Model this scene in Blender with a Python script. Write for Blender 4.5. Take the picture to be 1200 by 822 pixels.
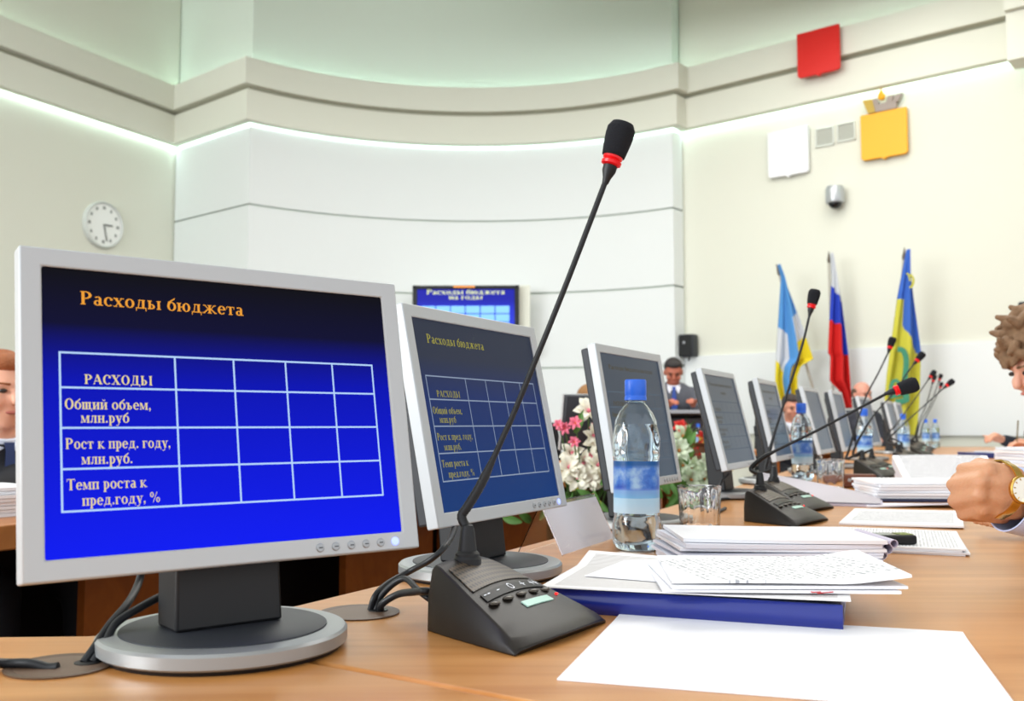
import bpy, bmesh, math, random
from mathutils import Vector, Matrix
random.seed(7)
C = bpy.context.scene.collection
for o in list(bpy.data.objects): bpy.data.objects.remove(o)
PI = math.pi; R = math.radians
# ------------------------------------------------------------------ camera
CAMZ = .96; TZ = .75                    # eye height, table-top height
cam = bpy.data.cameras.new('camera'); camo = bpy.data.objects.new('camera', cam); C.objects.link(camo)
PITCH = math.atan(85/1150)
camo.location = (0, 0, CAMZ); camo.rotation_euler = (PI/2+PITCH, 0, 0)
cam.sensor_width = 36; cam.lens = 34.5; cam.clip_start = .02
cam.dof.use_dof = True; cam.dof.focus_distance = 1.25; cam.dof.aperture_fstop = 8.5
bpy.context.scene.camera = camo
# ------------------------------------------------------------------ daylight from the open window side behind the camera
w = bpy.data.worlds.new('world'); bpy.context.scene.world = w; w.use_nodes = True
w.node_tree.nodes['Background'].inputs[0].default_value = (.93, .97, 1, 1)
w.node_tree.nodes['Background'].inputs[1].default_value = .85
def area(name, loc, rot, sx, sy, power, col=(1, 1, 1)):
    l = bpy.data.lights.new(name, 'AREA'); l.shape = 'RECTANGLE'; l.size = sx; l.size_y = sy; l.energy = power; l.color = col
    o = bpy.data.objects.new(name, l); C.objects.link(o); o.location = loc; o.rotation_euler = rot
    return o
area('window_daylight', (-7.5, -1.5, 3.0), (R(82), 0, R(-48)), 6, 3, 420, (.94, .98, 1))
area('ceiling_fill', (.8, 6.2, 5.15), (0, 0, 0), 6, 5.5, 230, (1, .99, .96))  # unseen fill panel added under the disc to brighten the walls
vs = bpy.context.scene.view_settings
vs.view_transform = 'Standard'; vs.look = 'None'; vs.gamma = 1; vs.exposure = .78; vs.use_curve_mapping = False

# ------------------------------------------------------------------ measuring helpers
TH = PITCH
FW = Vector((0, math.cos(TH), math.sin(TH))); UP = Vector((0, -math.sin(TH), math.cos(TH))); RT = Vector((1, 0, 0))
def ray(px, py): return FW+RT*((px-600)/1150)-UP*((py-411)/1150)
def onz(px, py, z):
    r = ray(px, py); return Vector((0, 0, CAMZ))+r*((z-CAMZ)/r.z)
def ony(px, py, y):
    r = ray(px, py); return Vector((0, 0, CAMZ))+r*(y/r.y)
def tab(px, py, h=0): return onz(px, py, TZ+h)

# ------------------------------------------------------------------ materials
def srgb(c):
    if isinstance(c, str): c = [int(c[i:i+2], 16)/255 for i in (0, 2, 4)]
    return tuple((x/12.92 if x <= .04045 else ((x+.055)/1.055)**2.4) for x in c)+(1,)
MC = {}
def mat(name, col, rough=.5, metal=0, trans=0, ior=1.45, emit=0, ecol=None, coat=0, alpha=1, noise=None, bump=None, sss=0, spec=.5):
    if name in MC: return MC[name]
    m = bpy.data.materials.new(name); m.use_nodes = True; nt = m.node_tree; b = nt.nodes['Principled BSDF']
    c = srgb(col); b.inputs['Base Color'].default_value = c; b.inputs['Roughness'].default_value = rough
    b.inputs['Metallic'].default_value = metal; b.inputs['Transmission Weight'].default_value = trans; b.inputs['IOR'].default_value = ior
    b.inputs['Coat Weight'].default_value = coat; b.inputs['Alpha'].default_value = alpha; b.inputs['Specular IOR Level'].default_value = spec
    if sss: b.inputs['Subsurface Weight'].default_value = sss; b.inputs['Subsurface Radius'].default_value = (.01, .004, .002)
    if emit: b.inputs['Emission Strength'].default_value = emit; b.inputs['Emission Color'].default_value = srgb(ecol or col)
    tc = nt.nodes.new('ShaderNodeTexCoord')
    if noise:                                     # (scale, amount)
        n = nt.nodes.new('ShaderNodeTexNoise'); n.inputs['Scale'].default_value = noise[0]; n.inputs['Detail'].default_value = 4
        nt.links.new(tc.outputs['Object'], n.inputs['Vector'])
        mx = nt.nodes.new('ShaderNodeMix'); mx.data_type = 'RGBA'
        mx.inputs[6].default_value = tuple(v*(1-noise[1]) for v in c[:3])+(1,); mx.inputs[7].default_value = tuple(min(1, v*(1+noise[1])) for v in c[:3])+(1,)
        nt.links.new(n.outputs['Fac'], mx.inputs[0]); nt.links.new(mx.outputs[2], b.inputs['Base Color'])
    if bump:                                      # (scale, strength)
        n = nt.nodes.new('ShaderNodeTexNoise'); n.inputs['Scale'].default_value = bump[0]; n.inputs['Detail'].default_value = 3
        nt.links.new(tc.outputs['Object'], n.inputs['Vector'])
        bp = nt.nodes.new('ShaderNodeBump'); bp.inputs['Strength'].default_value = bump[1]; bp.inputs['Distance'].default_value = .01
        nt.links.new(n.outputs['Fac'], bp.inputs['Height']); nt.links.new(bp.outputs[0], b.inputs['Normal'])
    MC[name] = m; return m
def wood(name, c1, c2, rough=.3, ang=0, scale=1.0, spec=.5):
    if name in MC: return MC[name]
    m = bpy.data.materials.new(name); m.use_nodes = True; nt = m.node_tree; b = nt.nodes['Principled BSDF']; N = nt.nodes.new; L = nt.links.new
    tc = N('ShaderNodeTexCoord'); mp = N('ShaderNodeMapping'); mp.inputs['Rotation'].default_value = (0, 0, ang); mp.inputs['Scale'].default_value = (1.1*scale, 16*scale, 9*scale)
    L(tc.outputs['Object'], mp.inputs[0]); n = N('ShaderNodeTexNoise'); n.inputs['Scale'].default_value = 1.3; n.inputs['Detail'].default_value = 7; n.inputs['Distortion'].default_value = 1.2
    L(mp.outputs[0], n.inputs['Vector']); r = N('ShaderNodeValToRGB'); r.color_ramp.elements[0].position = .3; r.color_ramp.elements[1].position = .72
    r.color_ramp.elements[0].color = srgb(c1); r.color_ramp.elements[1].color = srgb(c2); L(n.outputs['Fac'], r.inputs[0]); L(r.outputs[0], b.inputs['Base Color'])
    b.inputs['Roughness'].default_value = rough; b.inputs['Specular IOR Level'].default_value = spec
    bp = N('ShaderNodeBump'); bp.inputs['Strength'].default_value = .06; bp.inputs['Distance'].default_value = .004; L(n.outputs['Fac'], bp.inputs['Height']); L(bp.outputs[0], b.inputs['Normal'])
    MC[name] = m; return m
def printed(name, paper='f4f4f6', ink='989aa0', pitch=.0055, ang=0, sx=.10, sy=.13, dens=.5):
    """rows of fine print inside margins, drawn in the sheet's own coordinates"""
    if name in MC: return MC[name]
    m = bpy.data.materials.new(name); m.use_nodes = True; nt = m.node_tree; b = nt.nodes['Principled BSDF']; N = nt.nodes.new; L = nt.links.new
    def mth(op, a, bb=None, c=None):
        n = N('ShaderNodeMath'); n.operation = op
        for i, v in enumerate((a, bb, c)):
            if v is None: continue
            if isinstance(v, (int, float)): n.inputs[i].default_value = v
            else: L(v, n.inputs[i])
        return n.outputs[0]
    tc = N('ShaderNodeTexCoord'); mp = N('ShaderNodeMapping'); mp.inputs['Rotation'].default_value = (0, 0, ang); L(tc.outputs['Object'], mp.inputs[0])
    s = N('ShaderNodeSeparateXYZ'); L(mp.outputs[0], s.inputs[0]); X, Y = s.outputs[0], s.outputs[1]
    row = mth('LESS_THAN', mth('FRACT', mth('DIVIDE', Y, pitch)), .45)
    mp2 = N('ShaderNodeMapping'); mp2.inputs['Scale'].default_value = (330, 1/pitch, 1); L(mp.outputs[0], mp2.inputs[0])
    n = N('ShaderNodeTexNoise'); n.inputs['Scale'].default_value = .6; n.inputs['Detail'].default_value = 1; L(mp2.outputs[0], n.inputs['Vector'])
    wd = mth('GREATER_THAN', n.outputs['Fac'], 1-dens-.05)
    mar = mth('MULTIPLY', mth('LESS_THAN', mth('ABSOLUTE', X), sx), mth('LESS_THAN', mth('ABSOLUTE', Y), sy))
    k = mth('MULTIPLY', mth('MULTIPLY', row, wd), mar)
    mx = N('ShaderNodeMix'); mx.data_type = 'RGBA'; mx.inputs[6].default_value = srgb(paper); mx.inputs[7].default_value = srgb(ink); L(k, mx.inputs[0])
    L(mx.outputs[2], b.inputs['Base Color']); b.inputs['Roughness'].default_value = .7
    MC[name] = m; return m

# ------------------------------------------------------------------ mesh builder
class MB:
    def __init__(s): s.v = []; s.f = []; s.m = []; s.cur = 0
    def add(s, vs, fs):
        n = len(s.v); s.v += [tuple(v) for v in vs]; s.f += [tuple(i+n for i in f) for f in fs]; s.m += [s.cur]*len(fs); return s
    def xf(s, M, start=0):
        for i in range(start, len(s.v)): s.v[i] = tuple(M @ Vector(s.v[i]))
        return s
    def box(s, c, d, rz=0, M=None):
        x, y, z = d[0]/2, d[1]/2, d[2]/2; vs = [Vector(((i & 1)*2*x-x, (i >> 1 & 1)*2*y-y, (i >> 2 & 1)*2*z-z)) for i in range(8)]
        if rz: vs = [Matrix.Rotation(rz, 3, 'Z') @ v for v in vs]
        if M: vs = [M @ v for v in vs]
        vs = [v+Vector(c) for v in vs]
        return s.add(vs, [(0, 2, 3, 1), (4, 5, 7, 6), (0, 1, 5, 4), (2, 6, 7, 3), (0, 4, 6, 2), (1, 3, 7, 5)])
    def lathe(s, prof, c=(0, 0, 0), seg=32, axis=None, fn=None, closed=False):
        vs = []; fs = []; n = len(prof)
        for i, (r, z) in enumerate(prof):
            for k in range(seg):
                a = 2*PI*k/seg; rr = r*(fn(a, z) if fn else 1); vs.append(Vector((rr*math.cos(a), rr*math.sin(a), z)))
        for i in range(n-1 if not closed else n):
            j = (i+1) % n
            for k in range(seg): fs.append((i*seg+k, i*seg+(k+1) % seg, j*seg+(k+1) % seg, j*seg+k))
        if not closed:
            if prof[0][0] > 1e-5: fs.append(tuple(range(seg-1, -1, -1)))
            if prof[-1][0] > 1e-5: fs.append(tuple((n-1)*seg+k for k in range(seg)))
        if axis is not None:
            q = Vector((0, 0, 1)).rotation_difference(Vector(axis).normalized()).to_matrix(); vs = [q @ v for v in vs]
        return s.add([v+Vector(c) for v in vs], fs)
    def tube(s, pts, r, seg=10, cap=True):
        pts = [Vector(p) for p in pts]; n = len(pts); rs = r if isinstance(r, (list, tuple)) else [r]*n
        t0 = (pts[1]-pts[0]).normalized(); a = Vector((0, 0, 1)) if abs(t0.z) < .9 else Vector((1, 0, 0)); u = t0.cross(a).normalized(); vs = []; fs = []
        for i, p in enumerate(pts):
            t = (pts[min(i+1, n-1)]-pts[max(i-1, 0)]).normalized(); u = (u-t*u.dot(t)).normalized(); w_ = t.cross(u)
            for k in range(seg):
                an = 2*PI*k/seg; vs.append(p+(u*math.cos(an)+w_*math.sin(an))*rs[i])
        for i in range(n-1):
            for k in range(seg): fs.append((i*seg+k, i*seg+(k+1) % seg, (i+1)*seg+(k+1) % seg, (i+1)*seg+k))
        if cap: fs.append(tuple(range(seg-1, -1, -1))); fs.append(tuple((n-1)*seg+k for k in range(seg)))
        return s.add(vs, fs)
    def ell(s, c, r, M=None, seg=16, rings=10):
        vs = []; fs = []
        for i in range(rings+1):
            th = PI*i/rings
            for k in range(seg):
                a = 2*PI*k/seg; v = Vector((r[0]*math.sin(th)*math.cos(a), r[1]*math.sin(th)*math.sin(a), r[2]*math.cos(th)))
                vs.append((M @ v if M else v)+Vector(c))
        for i in range(rings):
            for k in range(seg): fs.append((i*seg+k, (i+1)*seg+k, (i+1)*seg+(k+1) % seg, i*seg+(k+1) % seg))
        return s.add(vs, fs)
    def cap(s, a, b, ra, rb, seg=14):
        """tapered capsule between a and b"""
        a, b = Vector(a), Vector(b); d = (b-a).length; prof = []
        for i in range(5): t = PI/2*i/4; prof.append((max(ra*math.sin(t), 1e-6), -ra*math.cos(t)))
        for i in range(5): t = PI/2*i/4; prof.append((max(rb*math.cos(t), 1e-6), d+rb*math.sin(t)))
        return s.lathe(prof, a, seg, axis=b-a)
    def prism(s, poly, z0, z1):
        n = len(poly); vs = [(p[0], p[1], z0) for p in poly]+[(p[0], p[1], z1) for p in poly]
        ar = sum(poly[i][0]*poly[(i+1) % n][1]-poly[(i+1) % n][0]*poly[i][1] for i in range(n))
        fs = [tuple(range(n-1, -1, -1)), tuple(range(n, 2*n))]+[(i, (i+1) % n, n+(i+1) % n, n+i) for i in range(n)]
        if ar < 0: fs = [tuple(reversed(f)) for f in fs]
        return s.add(vs, fs)
    def grid(s, fn, nu, nv, thick=0, matf=None):
        """fn(u,v)->Vector for u,v in 0..1, optional thickness along -normal(z down)"""
        P = [[Vector(fn(i/nu, j/nv)) for i in range(nu+1)] for j in range(nv+1)]
        vs = [p for row in P for p in row]; W = nu+1; fs = []; ms = []
        for j in range(nv):
            for i in range(nu):
                fs.append((j*W+i, j*W+i+1, (j+1)*W+i+1, (j+1)*W+i)); ms.append(matf(i/nu, j/nv) if matf else s.cur)
        if thick:
            N0 = len(vs); nn = []
            for j in range(nv+1):
                for i in range(nu+1):
                    du = P[j][min(i+1, nu)]-P[j][max(i-1, 0)]; dv = P[min(j+1, nv)][i]-P[max(j-1, 0)][i]; nn.append(du.cross(dv).normalized())
            vs += [vs[k]-nn[k]*thick for k in range(N0)]
            for k in range(len(fs)): fs.append(tuple(N0+q for q in reversed(fs[k]))); ms.append(ms[k])
            rim = [j*W for j in range(nv, 0, -1)]+[i for i in range(nu)]+[j*W+nu for j in range(nv)]+[nv*W+i for i in range(nu, 0, -1)]
            for k in range(len(rim)): a, b = rim[k], rim[(k+1) % len(rim)]; fs.append((b, a, N0+a, N0+b)); ms.append(ms[0])
        n = len(s.v); s.v += [tuple(v) for v in vs]; s.f += [tuple(i+n for i in f) for f in fs]; s.m += ms; return s
    def mesh(s, name, mats, ang=35):
        me = bpy.data.meshes.new(name); me.from_pydata(s.v, [], s.f)
        for m in (mats if isinstance(mats, (list, tuple)) else [mats]): me.materials.append(m)
        if any(s.m): me.polygons.foreach_set('material_index', s.m)
        me.polygons.foreach_set('use_smooth', [True]*len(me.polygons)); me.update()
        if ang is not None and ang < 180: me.set_sharp_from_angle(angle=R(ang))
        return me
    def build(s, name, mats, parent=None, ang=35, bev=0, bseg=2):
        o = bpy.data.objects.new(name, s.mesh(name, mats, ang)); C.objects.link(o)
        if parent: o.parent = parent
        if bev:
            b = o.modifiers.new('bevel', 'BEVEL'); b.width = bev; b.segments = bseg; b.limit_method = 'ANGLE'; b.angle_limit = R(40); b.harden_normals = False
        return o
def center(mb):
    """shift a builder's vertices so that the object's origin is at the base centre; returns the offset"""
    n = len(mb.v); c = Vector((sum(v[0] for v in mb.v)/n, sum(v[1] for v in mb.v)/n, min(v[2] for v in mb.v)))
    mb.v = [tuple(Vector(v)-c) for v in mb.v]; return c
def tag(o, label=None, cat=None, group=None, kind=None):
    if label: o['label'] = label
    if cat: o['category'] = cat
    if group: o['group'] = group
    if kind: o['kind'] = kind
    return o
def empty(name, loc=(0, 0, 0), rz=0):
    o = bpy.data.objects.new(name, None); C.objects.link(o); o.location = loc; o.rotation_euler = (0, 0, rz); o.empty_display_size = .05; return o
def local(root, p):
    return Matrix.Rotation(-root.rotation_euler.z, 3, 'Z') @ (Vector(p)-Vector(root.location))
KIDS = {}
def copy_tree(o, parent=None):
    kids = [c for c in bpy.data.objects if c.parent == o]
    c = o.copy(); C.objects.link(c); c.parent = parent
    for ch in kids: copy_tree(ch, c)
    return c
def blob(mb, name, mats, parent=None, vox=.01, smooth=6, loc=None):
    """fuse overlapping closed shapes into one continuous smooth surface"""
    t = bpy.data.objects.new('tmp', mb.mesh('tmp', mats, 180)); C.objects.link(t)
    r = t.modifiers.new('r', 'REMESH'); r.mode = 'VOXEL'; r.voxel_size = vox
    sm = t.modifiers.new('s', 'SMOOTH'); sm.iterations = smooth; sm.factor = .5
    dg = bpy.context.evaluated_depsgraph_get(); me = bpy.data.meshes.new_from_object(t.evaluated_get(dg)); bpy.data.objects.remove(t)
    me.name = name; me.materials.clear()
    for m in (mats if isinstance(mats, (list, tuple)) else [mats]): me.materials.append(m)
    me.polygons.foreach_set('use_smooth', [True]*len(me.polygons))
    o = bpy.data.objects.new(name, me); C.objects.link(o)
    if parent: o.parent = parent
    if loc: o.location = loc
    return o
def smoothpath(pts, n=6):
    pts = [Vector(p) for p in pts]; P = [pts[0]*2-pts[1]]+pts+[pts[-1]*2-pts[-2]]; out = []
    for i in range(1, len(P)-2):
        for k in range(n):
            t = k/n; a, b, c, d = P[i-1], P[i], P[i+1], P[i+2]
            out.append(.5*((2*b)+(c-a)*t+(2*a-5*b+4*c-d)*t*t+(3*b-a-3*c+d)*t**3))
    out.append(pts[-1]); return out

# ------------------------------------------------------------------ STRUCTURE
M_cream = mat('wall_cream', 'dadbcd', .85, bump=(90, .15)); M_mint = mat('wall_upper', 'd6dfd3', .85, bump=(90, .15))
M_panel = mat('wall_panel_white', 'dfe3e2', .6); M_corn = mat('cornice_paint', 'dfe0d2', .8)
M_led = mat('cove_light', 'ffffff', .5, emit=6.5, ecol='d4f5f2'); M_gap = mat('recess_shade', 'b9b8a6', .9)  # recess tone is darkened to paint in the shade of the cornice groove
M_floor = wood('floor_parquet', '4a3020', '5c3c28', .35, 0, .6)
HC = CAMZ+3.4
pts = [onz(0, 100, HC).xy, onz(204, 168, HC).xy, onz(289, 139, HC).xy, onz(540, 169, HC).xy, onz(793, 145, HC).xy, onz(801, 151, HC).xy, onz(1186, 67, HC).xy]
LW0 = pts[1]+(pts[0]-pts[1]).normalized()*11.0
RW1 = pts[5]+(pts[6]-pts[5]).normalized()*13.0
def arc3(a, b, c, n):
    A = Matrix(((b.x-a.x, b.y-a.y), (c.x-a.x, c.y-a.y))); rhs = Vector(((b.length_squared-a.length_squared)/2, (c.length_squared-a.length_squared)/2))
    o = A.inverted() @ rhs; r = (a-o).length; a0 = math.atan2(a.y-o.y, a.x-o.x); a1 = math.atan2(c.y-o.y, c.x-o.x)
    if a0 < a1: a0 += 2*PI
    return [o+Vector((math.cos(a0+(a1-a0)*i/n), math.sin(a0+(a1-a0)*i/n)))*r for i in range(n+1)], o, r
ARC, AO, AR = arc3(pts[2], pts[3], pts[4], 36)
STEP = pts[4]+(pts[4]-AO).normalized()*.42                         # the end of the curved wall stands proud of the right wall
rdir = (pts[6]-pts[5]).normalized(); RW0 = STEP - rdir*0
# slide the right wall start so that it lies on the measured right wall line
nr = Vector((-rdir.y, rdir.x)); RW0 = STEP - nr*((STEP-pts[5]).dot(nr))
PLAN = [LW0, pts[1], pts[2]]+ARC[1:]+[RW0, pts[6], RW1]
iL, iP, iA0, iA1, iR0 = 0, 1, 2, 2+36, 3+36
def offs(poly, d):
    out = []; n = len(poly)
    for i, p in enumerate(poly):
        ns = []
        if i > 0: t = (p-poly[i-1]).normalized(); ns.append(Vector((-t.y, t.x)))
        if i < n-1: t = (poly[i+1]-p).normalized(); ns.append(Vector((-t.y, t.x)))
        m = sum(ns, Vector((0, 0))).normalized(); out.append(p+m*d/max(.35, m.dot(ns[0])))
    return out
def band(name, poly, d0, d1, z0, z1, m, i0=0, i1=None, parent=None, kind='structure', bev=0):
    i1 = len(poly)-1 if i1 is None else i1; a = offs(poly, d0)[i0:i1+1]; b = offs(poly, d1)[i0:i1+1]; n = len(a); mb = MB()
    vs = []
    for k in range(n): vs += [(a[k].x, a[k].y, z0), (b[k].x, b[k].y, z0), (b[k].x, b[k].y, z1), (a[k].x, a[k].y, z1)]
    fs = [(0, 1, 2, 3), tuple(4*(n-1)+q for q in (3, 2, 1, 0))]
    for k in range(n-1):
        for q in range(4): r = (q+1) % 4; fs.append((4*k+q, 4*(k+1)+q, 4*(k+1)+r, 4*k+r))
    mb.add(vs, fs); o = mb.build(name, m, parent, 25)
    if kind and not parent: tag(o, kind=kind)
    return o
WO = .16        # the walls stand this far behind the cornice face
ZT = CAMZ+6.6
wl = band('wall_left', PLAN, WO, WO+.3, 0, ZT, M_cream, 0, 1)
wb = band('wall_back', PLAN, WO+.02, WO+.3, 0, ZT, M_mint, 1, iR0)
wr = band('wall_right', PLAN, WO, WO+.3, 0, ZT, M_cream, iR0, len(PLAN)-1)
# white panels of the curved wall, in courses with open joints
zs = [0, CAMZ-.25, CAMZ+.66, CAMZ+1.57, CAMZ+2.47, CAMZ+3.38]
for k in range(5):
    for (a, b) in ((1, 2), (2, iA1), (iA1, iR0)):
        band('wall_panel', PLAN, WO-.03, WO+.03, zs[k]+(.012 if k else 0), zs[k+1]-.012, M_panel, a, b, parent=wb)
# cornice: two stepped bands with a shadow gap and hidden light coves
zc0, zc1, zg, zc2 = HC, HC+.345, HC+.39, HC+.69
cor = empty('trim_1'); tag(cor, kind='structure')
band('cornice_lower_band', PLAN, 0, WO-.05, zc0, zc1, M_corn, parent=cor)
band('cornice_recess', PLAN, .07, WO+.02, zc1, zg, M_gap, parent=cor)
band('cornice_upper_band', PLAN, -.06, .05, zg, zc2, M_corn, parent=cor)
band('cornice_shelf', PLAN, .05, WO+.02, zg, zg+.05, M_corn, parent=cor)
band('cove_light_lower', PLAN, WO-.05, WO-.015, zc0+.03, zc0+.05, M_led, parent=cor)
band('cove_light_upper', PLAN, .09, .12, zg+.12, zg+.14, M_led, parent=cor)
# a pilaster at the right end of the right wall
pa = pts[6]+rdir*.02; pb = pa+rdir*.9; nn = Vector((-rdir.y, rdir.x))
mb = MB(); mb.prism([pa-nn*.28, pb-nn*.28, pb+nn*.02, pa+nn*.02], zc0-.12, zc1-.02); mb.prism([pa-nn*.34, pb-nn*.34, pb+nn*.02, pa+nn*.02], zg-.06, zc2+.02)
tag(mb.build('trim_2', M_corn), kind='structure')
# white wainscot along the right wall
wsc = band('trim_3', PLAN, WO-.035, WO+.01, CAMZ-.12, CAMZ+.765, M_panel, iR0, len(PLAN)-1)
band('trim_4', PLAN, WO-.05, WO+.01, .0, .12, M_corn, iR0, len(PLAN)-1)
mb = MB(); mb.box((1, 4, -.05), (34, 26, .1)); tag(mb.build('floor', M_floor), kind='structure')
M_ceil = mat('ceiling_paint', 'e8ebe4', .9)
mb = MB(); mb.box((1, 6.2, ZT+.05), (26, 17, .1)); ceil_ = tag(mb.build('ceiling', M_ceil), kind='structure')
# dropped ceiling disc whose far rim just enters the frame
mb = MB(); mb.lathe([(.01, 0), (3.9, 0), (4.0, .05), (4.0, .22), (3.9, .27), (.01, .27)], (1.0, 5.75, CAMZ+4.27), 72); mb.lathe([(.02, 0), (.02, 2.1)], (1.0, 5.75, CAMZ+4.5), 12)
mb.build('ceiling_disc', M_corn, ceil_, 30)

# ------------------------------------------------------------------ TABLES
M_wood = wood('tabletop_wood', 'b67738', 'cf9456', .3, R(64), 1.0)
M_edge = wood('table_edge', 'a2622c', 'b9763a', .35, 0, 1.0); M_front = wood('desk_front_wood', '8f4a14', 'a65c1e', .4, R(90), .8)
M_black = mat('black_plastic', '0d0e10', .4, bump=(900, .05)); M_blacks = mat('black_satin', '101114', .5)
def line(x, y0, s, y): return x+(y-y0)*s
INN = [(-.52, .985), (-.42, .99), (-.34, 1.02), (-.25, 1.15), (-.158, 1.32), (-.006, 1.65), (.19, 2.05), (.38, 2.46), (1.12, 4.15), (1.76, 5.58), (2.8, 8.0)]
OUT = [(1.12, .2), (1.14, .9), (1.25, 1.4), (1.96, 3.0), (3.2, 5.8), (4.25, 8.0)]
SA = (-.36, 1.01); SB = (1.12, .02)
tb = empty('conference_table', (0, 0, 0)); tag(tb, 'long curved conference table with glossy light cherry wood top and monitors along it', 'table')
def top(poly, name='tabletop'):
    mb = MB(); mb.prism(poly, TZ-.045, TZ); return mb.build(name, [M_wood], tb, 30, bev=.004)
g = .0012
top([(-1.9, .985), (-.52, .985), (-.42, .99), (-.362-g, 1.007-g), (1.12-g, .02-g), (1.12, -.25), (-1.9, -.25)])
top([SA]+INN[3:9]+[(2.42, 4.02)]+OUT[2::-1][:0]+[(1.96, 3.0), (1.25, 1.4), (1.14, .9), (1.12, .02)])
top([(1.122, 4.153), (1.76, 5.58), (2.8, 8.0), (4.25, 8.0), (3.2, 5.8), (2.422, 4.023)])
mb = MB()
for (a, b) in (((-.2, .85), (.5, 2.0)), ((.62, 2.3), (1.5, 4.2)), ((1.6, 4.4), (3.1, 7.8))):
    a, b = Vector(a), Vector(b); d = (b-a).normalized(); n = Vector((d.y, -d.x))*.2; mb.prism([a+n, b+n, b+n+n*.15, a+n+n*.15], 0, TZ-.045)
mb.box((-.9, .5, .35), (1.6, .04, .7)); mb.build('modesty_panel', M_front, tb)
for (x, y) in ((1.05, .5), (1.7, 2.9), (3.0, 5.7), (4.0, 7.7)):
    mb = MB(); mb.box((x-.12, y, (TZ-.045)/2), (.06, .06, TZ-.045)); mb.build('leg', M_front, tb)
# opposite side of the ring
ot = empty('opposite_table', (0, 0, 0)); tag(ot, 'far side of the ring of desks with orange wood fronts behind the first monitors', 'table')
OA, OB = Vector((-1.75, 1.02)), Vector((1.25, 5.8)); od = (OB-OA).normalized(); on = Vector((-od.y, od.x))
mb = MB(); mb.prism([OA, OB, OB+on*.75, OA+on*.75], TZ-.06, TZ-.005); mb.build('tabletop', M_edge, ot, 30, bev=.004)
def oline(px):     # distance along the set-back front line that shows at this image column
    k = (px-600)/1150; A = OA+on*.3; return (k*A.y-A.x)/(od.x-k*od.y)
for (p0, p1) in ((107, 200), (408, 508), (520, 640), (780, 800)):
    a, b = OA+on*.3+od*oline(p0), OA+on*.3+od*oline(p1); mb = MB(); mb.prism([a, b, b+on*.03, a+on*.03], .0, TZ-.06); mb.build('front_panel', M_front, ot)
a, b = OA+on*.62, OB+on*.62; mb = MB(); mb.prism([a, b, b+on*.03, a+on*.03], .08, TZ-.06); mb.build('knee_shade', mat('knee_shade_black', '120d0b', .7), ot)  # near-black sheet paints the shade of the knee spaces between the panels
# far end table across the ring
ft = empty('end_table', (0, 0, 0)); tag(ft, 'table at the far end of the ring, below the flags', 'table')
mb = MB(); mb.prism([(2.3, 8.02), (4.25, 8.02), (4.7, 8.02), (4.2, 8.75), (2.3, 8.75)], TZ-.045, TZ); mb.build('tabletop', M_wood, ft, 30, bev=.004)
mb = MB(); mb.box((3.6, 8.15, .35), (2.4, .03, .7)); mb.build('front_panel', M_front, ft)

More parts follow.
